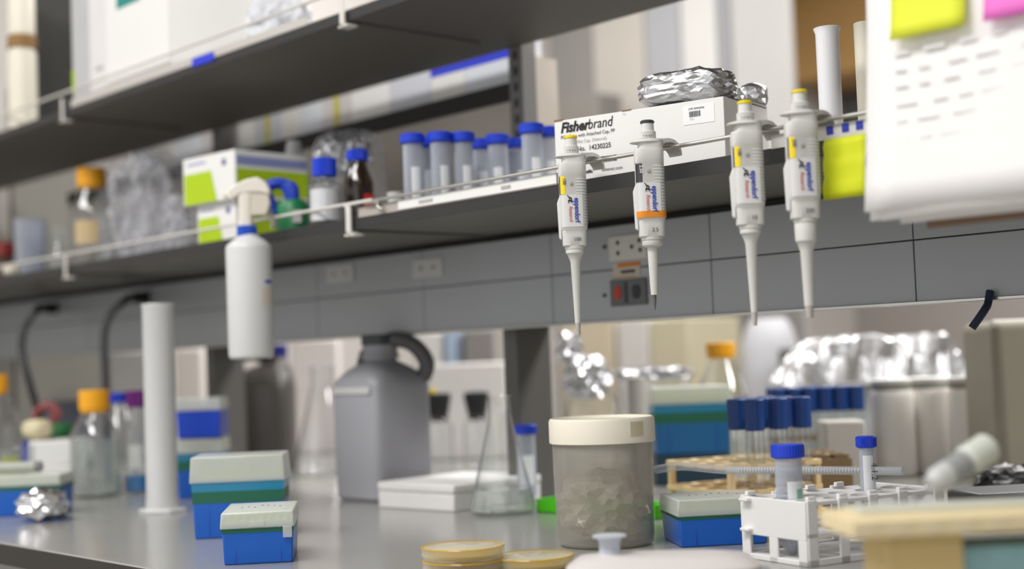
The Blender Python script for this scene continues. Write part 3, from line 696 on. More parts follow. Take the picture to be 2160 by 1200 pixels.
rk = woodrack(pl, W_, .155, .073, 'pale wooden rack with round holes and dark blue capped glass tubes', M_WOOD, yw, 4, 4, .0145)
ctub = None
def captube(base, label, group):
    t = thing('culture_tube', label, 'tube', base, 0, group)
    MB().lathe([(.002, 0), (.009, .003), (.0118, .012), (.0118, .128), (.0108, .128), (.0108, .013), (.004, .004)], n=24).build('glass_tube', M_GLASS, t)
    MB().ridged(.0132, .110, .1525, 18, .0003).build('cap', M_BLUEDK, t)
    return t
uX = vx.normalized(); uY = Vector((-uX.y, uX.x, 0))
cw, cdp = W_ / 4, .155 / 4
first = None
tubes = [(3, 1), (3, 2), (3, 3), (2, 2), (2, 3), (2, 1), (1, 3), (1, 2)]
labs = ['dark blue capped glass tube in the pale wooden rack, crowded among its neighbours']
for (i, j) in tubes:
    base = pl + uX * (i + .5) * cw + uY * (j + .5) * cdp + Vector((0, 0, .0062))
    if first is None: first = captube(base, labs[0], 'dark blue capped tubes in the pale rack')
    else: dup(first, base)
# second rack (brown plywood) with tubes
pb = L(1718, 2.02, BT)
rk2 = woodrack(pb, .058, .11, .072, 'small brown plywood rack between the pale rack and white canisters', M_WOODK, TH + R(8), 2, 3, .0135)
MB().box(.0005, .0575, -.0045, -.0005, .0, .066).build('front_board', M_WOODK, rk2)
# back rack of tubes
pd = L(1636, 2.40, BT)
rk3 = woodrack(pd, .16, .07, .075, 'wooden rack behind, holding a back row of blue capped tubes', M_WOODK, TH + R(0), 6, 2, .0135)
for i in range(6):
    for j in range(2):
        q = Vector((math.cos(TH), math.sin(TH), 0)); q2 = Vector((-q.y, q.x, 0))
        b_ = pd + q * (i + .5) * .16 / 6 + q2 * (j + .5) * .035 + Vector((0, 0, .0062))
        n_ = dup(first, b_, 'blue capped glass tube in the back rack, near the white canisters'); n_['group'] = 'blue capped tubes in the back rack'
# large tip box on dark block
t = carton(1465, 2.42, BT, .128, .09, .052, 'dark teal box under the large blurred tip box', yaw=0, m=mat('dark_teal_plastic', rgb(38, 66, 84), .5), name='storage_box')
tipbox(1464, 2.42, BT + .0525, .134, .092, .088, .026, 'large blue tip box with pale lid, between jar and pale rack', yaw=0, basem=mat('steel_blue_plastic', rgb(28, 104, 160), .4))
lab_bottle(1531, 2.72, BT, .2420, .0505, .0272, .026, M_ORANGE, 'orange capped glass bottle standing behind the large tip box', liquid=.06)
# plastic wrapper with serological pipette
t = thing('pipette_wrapper', 'long clear wrapper with a graduated pipette lying across the racks', 'wrapper', (0, 0, 0), None)
A = L(1384, 1.79, BT + .0795); B_ = L(1905, 1.64, BT + .0795)
A2 = A + (B_ - A) * .12 + Vector((0, 0, .004)); A3 = A + (B_ - A) * .3
g = MB().tube(srt([A, A2, A3, A + (B_ - A) * .6, B_], 8), .0050, 10, rx=.010); g.build('film_sleeve', clear('sleeve_film', (.98, .98, .98, 1), rgb(226, 228, 232), .13, .08, .25), t)
g = MB().tube([A3, B_], .0036, 10); g.build('graduated_tube', M_TUBE, t)
g = MB(); u = (B_ - A).normalized()
for k in range(46):
    q = A3 + (B_ - A3) * (.08 + k * .017)
    g.tube([q, q + u * .0009], .0040, 8)
g.build('graduations', M_CARD, t)
# white tube rack
K0 = L(1707, 1.46, BT)
t = thing('tube_rack', 'white plastic tube rack on the right holding two blue capped tubes', 'rack', K0, 30)
RL, RW, RHh = .196, .105, .068
M_RACK = mat('white_rack_plastic', rgb(236, 235, 234), .4, vary=.01)
def holeplate(z, th, nx, ny, x0, y0, x1, y1, r):
    g = MB(); cw, cd = (x1 - x0) / nx, (y1 - y0) / ny; n = 20
    for i in range(nx):
        for j in range(ny):
            cx, cy = x0 + (i + .5) * cw, y0 + (j + .5) * cd
            def sq(a):
                c_, s_ = math.cos(a), math.sin(a); k = 1 / max(abs(c_), abs(s_)); return (cx + c_ * k * cw / 2, cy + s_ * k * cd / 2)
            rr = min(r, cw * .44, cd * .44)
            ro = [[(*sq(2 * math.pi * (q + .5) / n), zz) for q in range(n)] for zz in (z, z + th)]
            ho = [[(cx + rr * math.cos(2 * math.pi * (q + .5) / n), cy + rr * math.sin(2 * math.pi * (q + .5) / n), zz) for q in range(n)] for zz in (z + th, z)]
            g.loft([ro[0], ro[1], ho[0], ho[1], ro[0]], False, False)
    return g
holeplate(RHh - .006, .0035, 5, 3, 0, 0, RL, RW, .0155).build('top_plate', M_RACK, t)
holeplate(.030, .003, 5, 3, .002, .002, RL - .002, RW - .002, .0155).build('middle_plate', M_RACK, t)
MB().box(.002, RL - .002, .002, RW - .002, .003, .0055).build('bottom_plate', M_RACK, t)
for (y, nm) in ((-.0015, 'front'), (RW - .0015, 'back')):
    g = MB()
    for x in (0, .043, .086, .129, RL - .014):
        g.box(x, x + .0135, y, y + .003, 0, RHh)
    g.box(0, RL, y, y + .003, .0, .0075); g.box(0, RL, y, y + .003, .0285, .0345) if nm == 'front' else None
    g.build('side_frame', M_RACK, t, bevel=.001)
for x in (-.002, RL - .001):
    g = MB().box(x, x + .003, 0, RW, .026, RHh - .001)
    for y in (0, .046, RW - .014): g.box(x, x + .003, y, y + .0135, 0, .027)
    g.box(x, x + .003, 0, RW, 0, .006)
    g.box(x - .007, x + .001, .085, RW - .006, RHh - .006, RHh - .0025) if x < 0 else None
    g.box(x - .007, x + .001, .085, RW - .006, .030, .0335) if x < 0 else None
    g.build('end_frame', M_RACK, t, bevel=.001)
for k in range(5):
    for y in (.002, RW - .006):
        MB().box(.004 + k * .043, .016 + k * .043, y, y + .005, RHh - .002, RHh + .0035).build('clip', M_RACK, t, bevel=.001)
def inrack(u_, w_): 
    a = TH + R(30); return K0 + Vector((math.cos(a), math.sin(a), 0)) * u_ + Vector((-math.sin(a), math.cos(a), 0)) * w_ + Vector((0, 0, .006))
def place(t, p): t.location = p; return t
tf = place(falcon(1600, 1.5, BT, 'wide blue capped tube with a white label, standing in the white rack', h=.117, pap=(-.004, .0125, .030, .078)), inrack(.0196 + .004, .0525))
g = MB(); band(g, .0145, .0145, 2, -70, -40, .040, .070, .0006, n=8); tag(g.build('green_script', mat('green_ink', rgb(140, 190, 165), .7), tf), 'green handwriting')
t15 = place(falcon(1600, 1.5, BT, 'slim blue capped tube with black writing, in the white rack', r=.0085, rc=.0112, h=.119, cap_h=.0118, cone=.022, pap=(-.010, .008, .045, .098)), inrack(.137, .0525))
text('4.1.2', .010, M_DK, t15, Matrix.Translation((.0022, -.0094, .090)) @ Matrix.Rotation(R(90), 4, 'Y') @ FRONT, name='handwriting')
# white canisters behind rack
M_CANW = mat('off_white_canister', rgb(242, 238, 232), .45, vary=.02)
cans = [(1889, 2.45, 'white canister with a grey collar, leftmost of three on the right'), (1971, 2.47, 'white canister with a grey collar, middle one of three on the right'), (2042, 2.40, 'white canister with a small dark mark, rightmost of three')]
for k, (px, d, lb) in enumerate(cans):
    t = thing('plastic_canister', lb, 'canister', L(px, d, BT), 0, 'white canisters on the far side of the bench')
    r = .0372 if k < 2 else .0275
    MB().lathe([(r * .9, 0), (r, .004), (r, .132), (r * .96, .142), (r * .9, .147)], n=40).build('body', M_CANW, t)
    MB().lathe([(r * .88, .1465), (r * .88, .1580), (r * .8, .159)], n=40).build('collar', mat('collar_grey', rgb(150, 148, 138), .5), t)
    MB().lathe([(r * .90, .1585), (r * .93, .160), (r * .93, .165), (r * .86, .167)], n=40).build('lid', M_CARD, t)
    if k == 2: MB().box(-.004, .006, -r - .0006, -r + .001, .082, .092).build('dark_mark', M_DK, t)
carton(1790, 2.20, BT, .064, .06, .110, 'white plastic box left of the white canisters', m=mat('box_off_white', rgb(190, 186, 178), .5), name='storage_box', bevel=.004)
# foil covered tank
t = thing('foil_covered_tank', 'clear tank covered with crumpled aluminium foil behind the canisters', 'tank', L(1862, 2.86, BT), 0)
MB().box(-.13, .15, 0, .12, 0, .145).box(-.127, .147, .003, .117, .003, .146).build('tank', clear('pale_tank', (.9, .93, .95, 1), rgb(208, 214, 218), .40, .2), t, bevel=.003)
import bmesh as _bm
bm = _bm.new(); nx, ny = 44, 22; rnd = random.Random(6); gv = []
for j in range(ny + 1):
    for i in range(nx + 1):
        u_, v_ = i / nx, j / ny
        x = -.205 + .385 * u_; y = -.045 + .20 * v_
        def ramp(a, lo, hi): return max(0, min(1, (a - lo) / (hi - lo)))
        hgt = min(ramp(u_, .0, .24) ** .9, ramp(1 - u_, .0, .10), ramp(v_, 0, .10) ** .7, ramp(1 - v_, 0, .10))
        z = .150 + .092 * hgt * (1 + .10 * noise.noise(Vector((x * 9, y * 9, 8)))) + .010 * noise.noise(Vector((x * 26, y * 26, 2))) + .005 * noise.noise(Vector((x * 60, y * 60, 5)))
        y += .012 * noise.noise(Vector((x * 25, z * 40, 3))); x += .006 * noise.noise(Vector((y * 40, z * 40, 9)))
        if v_ < .10: y -= .0
        gv.append(bm.verts.new((x + rnd.uniform(-.003, .003), y + rnd.uniform(-.003, .003), z)))
for j in range(ny):
    for i in range(nx):
        k = j * (nx + 1) + i; bm.faces.new((gv[k], gv[k + 1], gv[k + nx + 2], gv[k + nx + 1]))
me = bpy.data.meshes.new('foil_cover'); bm.to_mesh(me); bm.free(); me.materials.append(M_FOILR)
o = bpy.data.objects.new('foil_cover', me); C.objects.link(o); o.parent = t
so = o.modifiers.new('thick', 'SOLIDIFY'); so.thickness = .0006
# foil covered flask and beakers behind the jar
t = thing('foil_covered_flask', 'glass flask wrapped in bright crumpled foil beside the grey post', 'flask', L(1252, 2.62, BT), 0)
MB().lathe([(.044, 0), (.048, .004), (.048, .145), (.034, .17), (.032, .17), (.046, .143), (.046, .006)], n=40).build('glass_body', M_GLASS, t)
crumple('foil_wrap', M_FOIL, .042, .044, .040, seed=12, sub=4, amp=.20, parent=t, z0=.145, cx=-.004)
crumple('foil_top', M_FOIL, .024, .022, .030, seed=14, sub=4, amp=.28, parent=t, z0=.212, cx=-.036)
t = thing('foil_covered_beaker', 'wide beaker capped with flat aluminium foil, behind the lidded jar', 'beaker', L(1385, 2.82, BT), 0)
MB().lathe([(.066, 0), (.070, .004), (.070, .185), (.068, .185), (.068, .006)], n=44).build('glass_wall', M_GLASS, t)
o = crumple('foil_lid', M_FOIL, .080, .076, .014, seed=16, sub=4, amp=.10, e=4, parent=t, z0=.172, jitter=.03)
t = thing('plastic_tube', 'pale grey straight plastic tube standing behind the lidded jar', 'tube', L(1352, 2.36, BT), 0)
MB().lathe([(.014, 0), (.0155, .003), (.0155, .186), (.013, .187)], n=32).build('tube_body', mat('pale_tube', rgb(196, 192, 186), .5), t)
t = thing('glass_dish', 'low clear glass dish just behind the jar lid', 'dish', L(1262, 2.15, BT), 0)
MB().lathe([(.05, 0), (.06, .006), (.062, .120), (.064, .126), (.062, .127), (.060, .120), (.058, .008)], n=44).build('glass_wall', M_GLASS, t)
# grey instrument at right
t = thing('instrument_housing', 'olive grey instrument housing with rounded corners at the right edge', 'instrument', L(2112, 2.18, BT), 0)
M_INST = mat('olive_grey_housing', rgb(150, 144, 128), .5, vary=.02)
MB().box(0, .30, 0, .16, .0, .256).build('housing', M_INST, t, bevel=.016, seg=4)
MB().box(.002, .298, .012, .028, .004, .258).build('trim', mat('housing_trim', rgb(196, 190, 178), .4), t, bevel=.01, seg=3)
o = crumple('plastic_bag', mat('dark_bag_film', rgb(52, 50, 50), .25), .058, .035, .026, seed=31, sub=4, amp=.22); o.location = L(2150, 1.98, BT + 0.0); tag(o, 'dark crumpled plastic bag at the right edge before the instrument', 'bag')
o.rotation_euler = (0, 0, TH)
g = MB().box(-.0, .12, 0, .09, 0, .045); o = g.build('dark_case', M_DK, bevel=.004); o.location = L(2075, 1.68, BT); o.rotation_euler = (0, 0, TH + R(10)); o.name = 'storage_case'; tag(o, 'black low case behind the right end of the white tube rack', 'case')
t = thing('hanging_strap', 'dark blue strap hanging from the panel edge at the right', 'strap', (0, 0, 0), None)
q0 = ony(2084, 640, YP - .012); q1 = ony(2078, 652, YP - .02); q2 = ony(2050, 692, YP - .03)
MB().tube(srt([q0 + Vector((0, .006, .014)), q0, q1, (q1 + q2) / 2 + Vector((.002, 0, .002)), q2], 6), .0045, 8).build('strap', mat('navy_strap', rgb(24, 36, 62), .6), t)
# foreground wooden rack, right bottom
FR = L(1868, 1.03, BT)
t = thing('wooden_tube_rack', 'pale wooden rack out of focus in the bottom right corner', 'rack', FR, 4)
MB().box(-.022, .20, -.008, .075, .086, .099).build('top_plate', mat('bleached_wood', rgb(236, 218, 174), .6, vary=.1, vscale=30), t, bevel=.001)
MB().box(.006, .062, .0, .060, 0, .086).build('end_block', mat('tan_wood', rgb(214, 188, 128), .6, vary=.1, vscale=30), t, bevel=.001)
MB().box(.062, .20, .006, .060, 0, .052).build('lower_block', mat('bleached_wood', rgb(236, 218, 174), .6), t)
MB().box(.062, .20, .008, .058, .052, .074).build('teal_insert', mat('teal_insert', rgb(150, 192, 196), .5, vary=.25, vscale=40), t)
g = MB()
for k in range(9): g.box(-.018 + k * .024, -.006 + k * .024, -.0085, .0, .088, .097)
g.build('slots', mat('slot_cream', rgb(238, 222, 186), .6), t)
MB().box(-.004, .20, .030, .070, .0992, .102).build('frosted_sheet', mat('pale_green_sheet', rgb(208, 210, 198), .6), t)
t = thing('capped_vial', 'frosted vial with a grey label lying tilted on the corner rack', 'vial', L(1962, 1.12, BT + .114), 0)
e1 = Vector((0, 0, 0)); e2 = Vector((.058, .03, .026))
MB().tube([e1, e1 + (e2 - e1) * .08, e1 + (e2 - e1) * .12, e1 + (e2 - e1) * .62], [.006, .009, .0105, .0105], 20).build('vial_body', mat('vial_grey', rgb(192, 193, 192), .45), t)
MB().tube([e1 + (e2 - e1) * .60, e1 + (e2 - e1) * .63, e1 + (e2 - e1) * .96, e2], [.0105, .0125, .0125, .010], 20).build('cap', mat('pale_green_cap', rgb(212, 216, 206), .45), t)
MB().tube([e1 + (e2 - e1) * .28, e1 + (e2 - e1) * .56], .0108, 20).build('grey_label', mat('vial_label_grey', rgb(152, 154, 154), .6), t)

# ================================================================== lower shelf
# white carton with print
CB = L(1532, 1.625, S1T)
t = thing('carton', 'white printed carton standing on the lower shelf behind the pipettes', 'box', CB, -35.0)
BW, BD, BH = .232, .118, .0795
MB().box(-BW, 0, 0, BD, 0, BH).build('box_body', M_CARD, t, bevel=.0008)
g = MB().box(-BW * .58, -BW * .53, -.0004, .004, BH - .0005, BH + .0012); g.box(-BW, -BW + .012, -.0004, .004, BH - .001, BH + .0016); g.build('torn_edge', M_BROWNC, t)
MB().box(-.0015, .0003, .010, BD - .003, BH, BH + .0012).build('lid_edge', mat('carton_edge_grey', rgb(96, 92, 88), .7), t)  # dark grey strip along the right top edge
MB().add([(-.012, .0, BH + .0002), (-.001, .0, BH + .0002), (.0012, BD, BH + .0002), (-.004, BD, BH + .006), (-.014, .004, BH + .0035)], [(0, 1, 2, 3, 4)]).build('flap', mat('carton_inner', rgb(120, 116, 110), .7), t)
def bt(s, size, x, z, m=M_BLACKINK, **k): text(s, size, m, t, Matrix.Translation((-BW + x, -.0006, z)) @ FRONT, **k)
bt('Fisher', .0175, .009, .0640, bold=.0006, shear=.25, sx=.95)
bt('brand', .0175, .0485, .0640, shear=.2, sx=.86)
bt('PCR Tube with Attached Cap, PP', .0062, .009, .0560, M_DK, sx=.92)
bt('1.5 mL, Flat Cap, (Natural)', .0056, .014, .0485, M_INK)
bt('Cat No.  14230225', .0084, .0180, .0385, M_DK, sx=.95, bold=.0001)
bt('Quantity 1000', .0052, .027, .0305, M_INK)
bt('Fisher Scientific', .0056, .018, .0105, M_DK, bold=.0002)
bt('fishersci.com', .0056, .066, .0105, M_DK)
g = MB(); rnd = random.Random(2); x = -BW + .060
while x < -BW + .088:
    wbar = rnd.choice((.0005, .0008, .0013)); g.box(x, x + wbar, -.0007, -.0001, .0215, .0285); x += wbar + rnd.choice((.0006, .0010))
g.build('barcode', M_DK, t)
MB().box(-.052, -.012, -.0005, -.0001, .052, .0735).build('sticker', mat('sticker_white', rgb(246, 246, 246), .5), t)
g = MB(); x = -.044
while x < -.031:
    wbar = rnd.choice((.0005, .0008, .0012)); g.box(x, x + wbar, -.0009, -.0004, .0605, .0670); x += wbar + rnd.choice((.0005, .0008))
g.build('barcode', M_DK, t)
text('LHR 00466066', .0034, M_DK, t, Matrix.Translation((-.045, -.0009, .0690)) @ FRONT)
text('7571', .003, M_INK, t, Matrix.Translation((-.044, -.0009, .0570)) @ FRONT)
text('TM', .003, M_INK, t, Matrix.Translation((-BW + .0985, -.0009, .0745)) @ FRONT)
o = crumple('foil_parcel', M_FOILR, .0575, .034, .0215, seed=41, sub=4, amp=.09, e=3.4, jitter=.012, freq=4.5); o.location = L(1452, 1.70, S1T + BH + .001); o.rotation_euler = (0, 0, TH - R(25)); tag(o, 'large crumpled foil parcel lying on the white printed carton', 'foil')
o = crumple('foil_parcel', M_FOILR, .0180, .018, .0165, seed=43, sub=3, amp=.08, e=3.6, jitter=.02); o.location = L(1588, 1.74, S1T + BH + .001); o.rotation_euler = (0, 0, TH); tag(o, 'small crumpled foil parcel at the right end of the carton', 'foil')
# blue capped tubes
spots = [(875, 2.035), (909, 2.075), (933, 2.03), (981, 2.04), (1019, 2.11), (1055, 2.07), (1092, 2.115), (1127, 1.985), (1163, 2.02)]
first = None
for (px, d) in spots:
    p = L(px, d, S1T)
    lb = {1127: 'blue capped clear tube on the shelf, tallest looking, left of the carton', 875: 'leftmost blue capped clear tube of the row on the lower shelf'}.get(px)
    if first is None: first = falcon(px, d, S1T, lb, 'blue capped tubes on the lower shelf', pap=(-.0015, .0095, .018, .066))
    else: dup(first, p, lb or 'blue capped clear tube in the middle of the row on the lower shelf', yaw=px % 50 - 25)
# small bottles
lab_bottle(688, 2.14, S1T, .100, .0255, .0178, .028, M_BLUECAP, 'small blue capped bottle with white powder beside the amber bottle', liquid=.052, liqm=mat('white_powder', rgb(232, 232, 236), .8))
M_AMBG = mat('amber_glass', rgb(44, 30, 16), .12, coat=.6)
t = lab_bottle(758, 2.19, S1T, .118, .0240, .0165, .0175, M_BLUECAP, 'amber glass bottle with blue cap and red label on the shelf', body=M_AMBG)
g = MB(); band(g, .0240, .0240, 2, -62, -18, .018, .048, .0006, n=12); g.build('red_label', M_RED, t)
t = thing('plastic_bag', 'clear bag with bright foil standing behind the amber bottle', 'bag', L(742, 2.42, S1T), 0)
crumple('bag_film', M_BAG, .060, .040, .092, seed=51, sub=4, amp=.08, e=5, parent=t, jitter=.02)
crumple('foil_inside', M_FOIL, .048, .028, .036, seed=53, sub=4, amp=.2, e=2.4, parent=t, z0=.110, cx=-.008, jitter=.06)
t = thing('weigh_cup', 'small white plastic cup left of the blue capped tubes', 'cup', L(836, 2.12, S1T), 0)
MB().lathe([(.009, 0), (.010, .001), (.0125, .040), (.0130, .042), (.0118, .042), (.0092, .003)], n=28).build('cup_wall', M_HDPE, t)
t = thing('squeeze_bottle', 'tall translucent white bottle right of the lime printed cartons', 'bottle', L(626, 2.50, S1T), 0)
MB().lathe([(.024, 0), (.0275, .004), (.0275, .115), (.023, .145), (.015, .165), (.013, .180), (.011, .186)], n=36).build('bottle_body', M_FROST if False else M_HDPE, t)
# green tape roll / blue sprayer
t = thing('spray_bottle', 'green bodied spray bottle with a blue trigger head on the shelf', 'bottle', L(618, 2.26, S1T), 0)
MB().lathe([(.022, 0), (.0265, .003), (.0265, .042), (.020, .052), (.012, .054)], n=32).build('bottle_body', mat('green_plastic', rgb(28, 122, 72), .4), t)
MB().box(.004, .018, -.0268, -.024, .014, .034).build('pale_label', M_INK, t)
M_TRIG = mat('royal_blue_plastic', rgb(22, 62, 190), .4)
MB().loft([sring(.011, .011, .050, 3), sring(.012, .011, .062, 3), sring(.015, .011, .074, 3, cx=-.004), sring(.013, .010, .082, 3, cx=-.008)]).build('trigger_head', M_TRIG, t)
MB().tube(srt([(-.004, 0, .076), (-.022, -.004, .080), (-.038, -.008, .072), (-.034, -.008, .050), (-.028, -.008, .030)], 6), [.009] * 25, 10).build('trigger', M_TRIG, t)
# lime cartons
def limebox(px, d, z, W, D_, H, label):
    p = L(px, d, z); t = thing('glove_carton', label, 'box', p, None, 'lime printed cartons'); t.rotation_euler = (0, 0, R(4))
    b = MB().box(-W, 0, 0, D_, 0, H).build('box_body', M_CARD, t, bevel=.001)
    MB().add([(-W + .004, -.0006, .001), (-W * .34, -.0006, .001), (-W * .45, -.0006, H * .66), (-W + .004, -.0006, H * .66)], [(0, 1, 2, 3)]).build('lime_print', M_LIME, t)
    MB().box(-W * .9, -W * .55, -.0005, -.0001, H * .84, H * .88).build('faint_print', M_BAND, t)
    MB().lathe([(.0062, 0), (.0062, .0004), (.0045, .0006)], n=24, M=Matrix.Translation((-W * .2, -.0001, H * .78)) @ Matrix.Rotation(R(90), 4, 'X')).build('round_logo', mat('logo_slate', rgb(110, 104, 160), .6), t)
    MB().box(.0001, .0007, .004, D_ - .001, H * .08, H * .62).build('lime_side_print', M_LIME, t)
    MB().box(.0001, .0007, .004, D_ - .001, H * .70, H * .88).build('blue_side_print', M_BAND, t)
    return t
limebox(500, 2.335, S1T, .112, .13, .066, 'lime and white carton on the shelf, lower one of two')
limebox(497, 2.32, S1T + .067, .150, .15, .080, 'lime and white carton with a round logo, upper one of two')
# left glassware
lab_bottle(197, 2.93, S1T, .213, .0465, .0290, .036, M_ORANGE, 'orange capped glass bottle standing on the lower shelf at the left', lab=mat('tan_label', rgb(206, 182, 140), .7))
t = thing('plastic_cup', 'tall clear plastic cup at the far left of the lower shelf', 'cup', L(66, 3.12, S1T), 0, None)
MB().lathe([(.028, 0), (.030, .003), (.035, .130), (.0365, .132), (.034, .132), (.0285, .005)], n=36).build('cup_wall', clear('cup_plastic', (.9, .92, .98, 1), rgb(222, 226, 232), .22, .2), t)
t = thing('red_jar', 'small dark red jar cut by the left picture edge on the shelf', 'jar', L(6, 3.3, S1T), 0)
MB().lathe([(.024, 0), (.026, .003), (.026, .062), (.020, .068), (.020, .072)], n=32).build('jar_body', clear('brownish_glass', (.75, .7, .65, 1), rgb(120, 90, 80), .5, .1), t)
MB().lathe([(.027, .070), (.028, .071), (.028, .100), (.025, .102)], n=32).build('lid', mat('dull_red_plastic', rgb(150, 52, 48), .5), t)
o = crumple('paper_ball', M_HDPEW, .016, .016, .014, seed=61, sub=3, amp=.1, flat=False); o.location = L(24, 3.0, S1T); tag(o, 'small cream paper ball at the far left shelf front', 'paper')
for k, (px, d, r, h_, lb) in enumerate([(122, 3.05, .022, .090, 'small clear flask between the cup and the orange capped shelf bottle'), (131, 3.32, .026, .135, 'clear glass cylinder behind the small shelf flask')]):
    t = thing('glass_flask' if k == 0 else 'glass_cylinder', lb, 'flask' if k == 0 else 'cylinder', L(px, d, S1T), 0)
    MB().lathe([(r * .9, 0), (r, .003), (r * (1 if k else .98), h_ * .5), (r * (.9 if k else .45), h_ * .8), (r * (.9 if k else .45), h_), (r * (.85 if k else .40), h_), (r * (.85 if k else .40), h_ * .8), (r * .92, h_ * .48), (r * .92, .004)], n=32).build('glass_body', M_GLASS, t)
bags = [(300, 2.72, .058, .050, .098, 71, 'clear crumpled plastic bag standing left of the lime cartons'), (250, 3.05, .05, .05, .095, 72, 'clear plastic bag between the orange capped shelf bottle and other bags'),
        (345, 2.98, .062, .05, .118, 73, 'tall clear plastic bag rising behind the lime cartons'), (380, 2.62, .03, .03, .055, 75, 'small clear plastic bag touching the lime cartons')]
for (px, d, a, b_, c, sd, lb) in bags:
    t = thing('plastic_bag', lb, 'bag', L(px, d, S1T), 0, None)
    crumple('bag_film', M_BAG, a, b_, c, seed=sd, sub=4, amp=.22, e=2.8, parent=t, jitter=.03)
    crumple('inner_film', M_BAG, a * .6, b_ * .6, c * .7, seed=sd + 9, sub=3, amp=.35, e=2.4, parent=t, jitter=.05, z0=.004)
# hanging spray bottle
SB = L(532, 2.175, 1.150)
t = thing('spray_bottle', 'white spray bottle with a blue collar hooked on the shelf rail', 'bottle', (SB.x, YR_ - .038, 1.150), 0)
MB().lathe([(.030, 0), (.0335, .003), (.0345, .010), (.0350, .168), (.0335, .174), (.024, .182), (.016, .187), (.0145, .190)], n=44).build('bottle_body', M_HDPE, t)
MB().ridged(.0150, .1875, .204, 30, .0004, cx=-.002).build('collar', mat('collar_blue', rgb(28, 78, 190), .4), t)
def plate(prf, hy, nm, m_, bev):
    n_ = len(prf)
    MB().add([(x, -hy, z) for x, z in prf] + [(x, hy, z) for x, z in prf], [tuple(range(n_)), tuple(reversed(range(n_, 2 * n_)))] + [(i, i + n_, (i + 1) % n_ + n_, (i + 1) % n_) for i in range(n_)]).build(nm, m_, t, bevel=bev, seg=3)
M_CRW = mat('cream_white_plastic', rgb(232, 226, 214), .4)
plate([(-.029, .246), (-.0295, .257), (-.018, .267), (.000, .275), (.018, .278), (.030, .270), (.037, .257), (.036, .249), (.020, .254), (.004, .254), (-.010, .252), (-.019, .246), (-.024, .243)], .0105, 'spray_hood', M_CRW, .003)
plate([(.003, .219), (.003, .256), (.034, .252), (.036, .236), (.030, .219)], .0075, 'trigger_shroud', mat('shaded_shroud_cream', rgb(214, 206, 190), .45), .002)  # shroud cream darkened, its shade under the hood put into the colour
MB().loft([sring(.0115, .0105, .2035, 3, cx=-.003), sring(.0105, .0098, .226, 3, cx=-.003), sring(.0120, .0098, .254, 3, cx=-.002)]).build('neck', M_CRW, t)
MB().lathe([(.004, -.004), (.0065, -.003), (.0065, .004), (.005, .006)], n=20, M=Matrix.Translation((-.029, 0, .2535)) @ Matrix.Rotation(R(-70), 4, 'Y')).build('nozzle', mat('cream_white_plastic', rgb(232, 226, 214), .4), t)
MB().tube(srt([(.020, .004, .236), (.027, .020, .230), (.032, .034, .222), (.033, .038, .212), (.032, .038, .203)], 6), .0045, 10).build('trigger', mat('cream_white_plastic', rgb(232, 226, 214), .4), t)
g = MB(); band(g, .0350, .0350, 2, -38, -12, .114, .1185, .0004, n=8); g.build('blue_mark', mat('collar_blue', rgb(28, 78, 190), .4), t)
g = MB(); band(g, .0350, .0350, 2, -50, -12, .082, .105, .0004, n=10); g.build('tape_label', mat('aged_label', rgb(216, 206, 192), .7), t)
# plastic cylinders right of the carton
t = thing('plastic_cylinder', 'upright white plastic cylinder with a flared lip, behind the rightmost pipette', 'cylinder', L(1757, 1.56, S1T), 0)
MB().lathe([(.019, 0), (.019, .003), (.0125, .005), (.0128, .133), (.0150, .1385), (.0140, .139), (.0112, .133), (.0110, .008)], n=32).build('cylinder_body', mat('milky_white_plastic', rgb(250, 250, 254), .35), t)
t = thing('plastic_cylinder', 'cream plastic cylinder half hidden by the hanging papers', 'cylinder', L(1838, 1.60, S1T), 0)
MB().lathe([(.022, 0), (.022, .003), (.0125, .005), (.0125, .1520), (.0115, .1525), (.0110, .008)], n=32).build('cylinder_body', M_HDPEW, t)
# yellow note on the shelf edge
q = ony(1739, 296, YF - .003); q2 = ony(1835, 420, YF - .003); Wn = q2.x - q.x; Hn = q.z - ony(1739, 424, YF - .003).z
rows = []
for j in range(9):
    z = q.z - Hn * j / 8; yy = YF - .0032 - .006 * math.sin(j / 8 * 1.5) - .0012 * math.sin(j * 2.2)
    rows.append([(q.x + Wn * i / 6 + .0, yy - .0008 * math.sin(i * 1.7 + j), z) for i in range(7)])
o = MB().loft(rows, False, False, closed=False).build('sticky_note', M_STICKYP); o.modifiers.new('thick', 'SOLIDIFY').thickness = .0004
tag(o, 'bright yellow note hanging from the shelf edge right of the pipettes', 'note')
# hanging papers
YH = 1.115
c0 = ony(1874, 470, YH); Wp = .36; zb = c0.z - .002; zt = S2 - .02
t = thing('paper_stack', 'thick stack of white printed papers on a board, hanging at upper right', 'papers', (c0.x, YH, zb), None)
def sheet(off, x0, z0, curl, seed, m=M_PAPER, th=.0006, name='sheet'):
    rows = []; n = 14
    for j in range(n + 1):
        v = j / n; z = z0 + (zt - zb - z0) * v
        lean = .014 * v
        rows.append([(x0 + lean + Wp * i / 12 - .0, off - curl * (1 - v) ** 3 * .012 - .002 * math.sin(i * .9 + seed) * (1 - v), z) for i in range(13)])
    o = MB().loft(rows, False, False, closed=False).build(name, m, t); o.modifiers.new('thick', 'SOLIDIFY').thickness = th
    return o
MB().box(.035, Wp + .02, .006, .010, -.006, zt - zb + .01).build('board', mat('brown_hardboard', rgb(120, 92, 66), .6), t)
for k in range(6): sheet(.004 - k * .0018, .002 - .0025 * k + (.010 if k < 2 else 0), .004 + .0012 * ((k * 5) % 7) * (1 if k < 5 else 0) - (.004 if k < 3 else 0), .3 + .1 * k, k)
sheet(-.0085, -.012, .012, .8, 9, name='sheet')
g = MB(); rnd = random.Random(11)
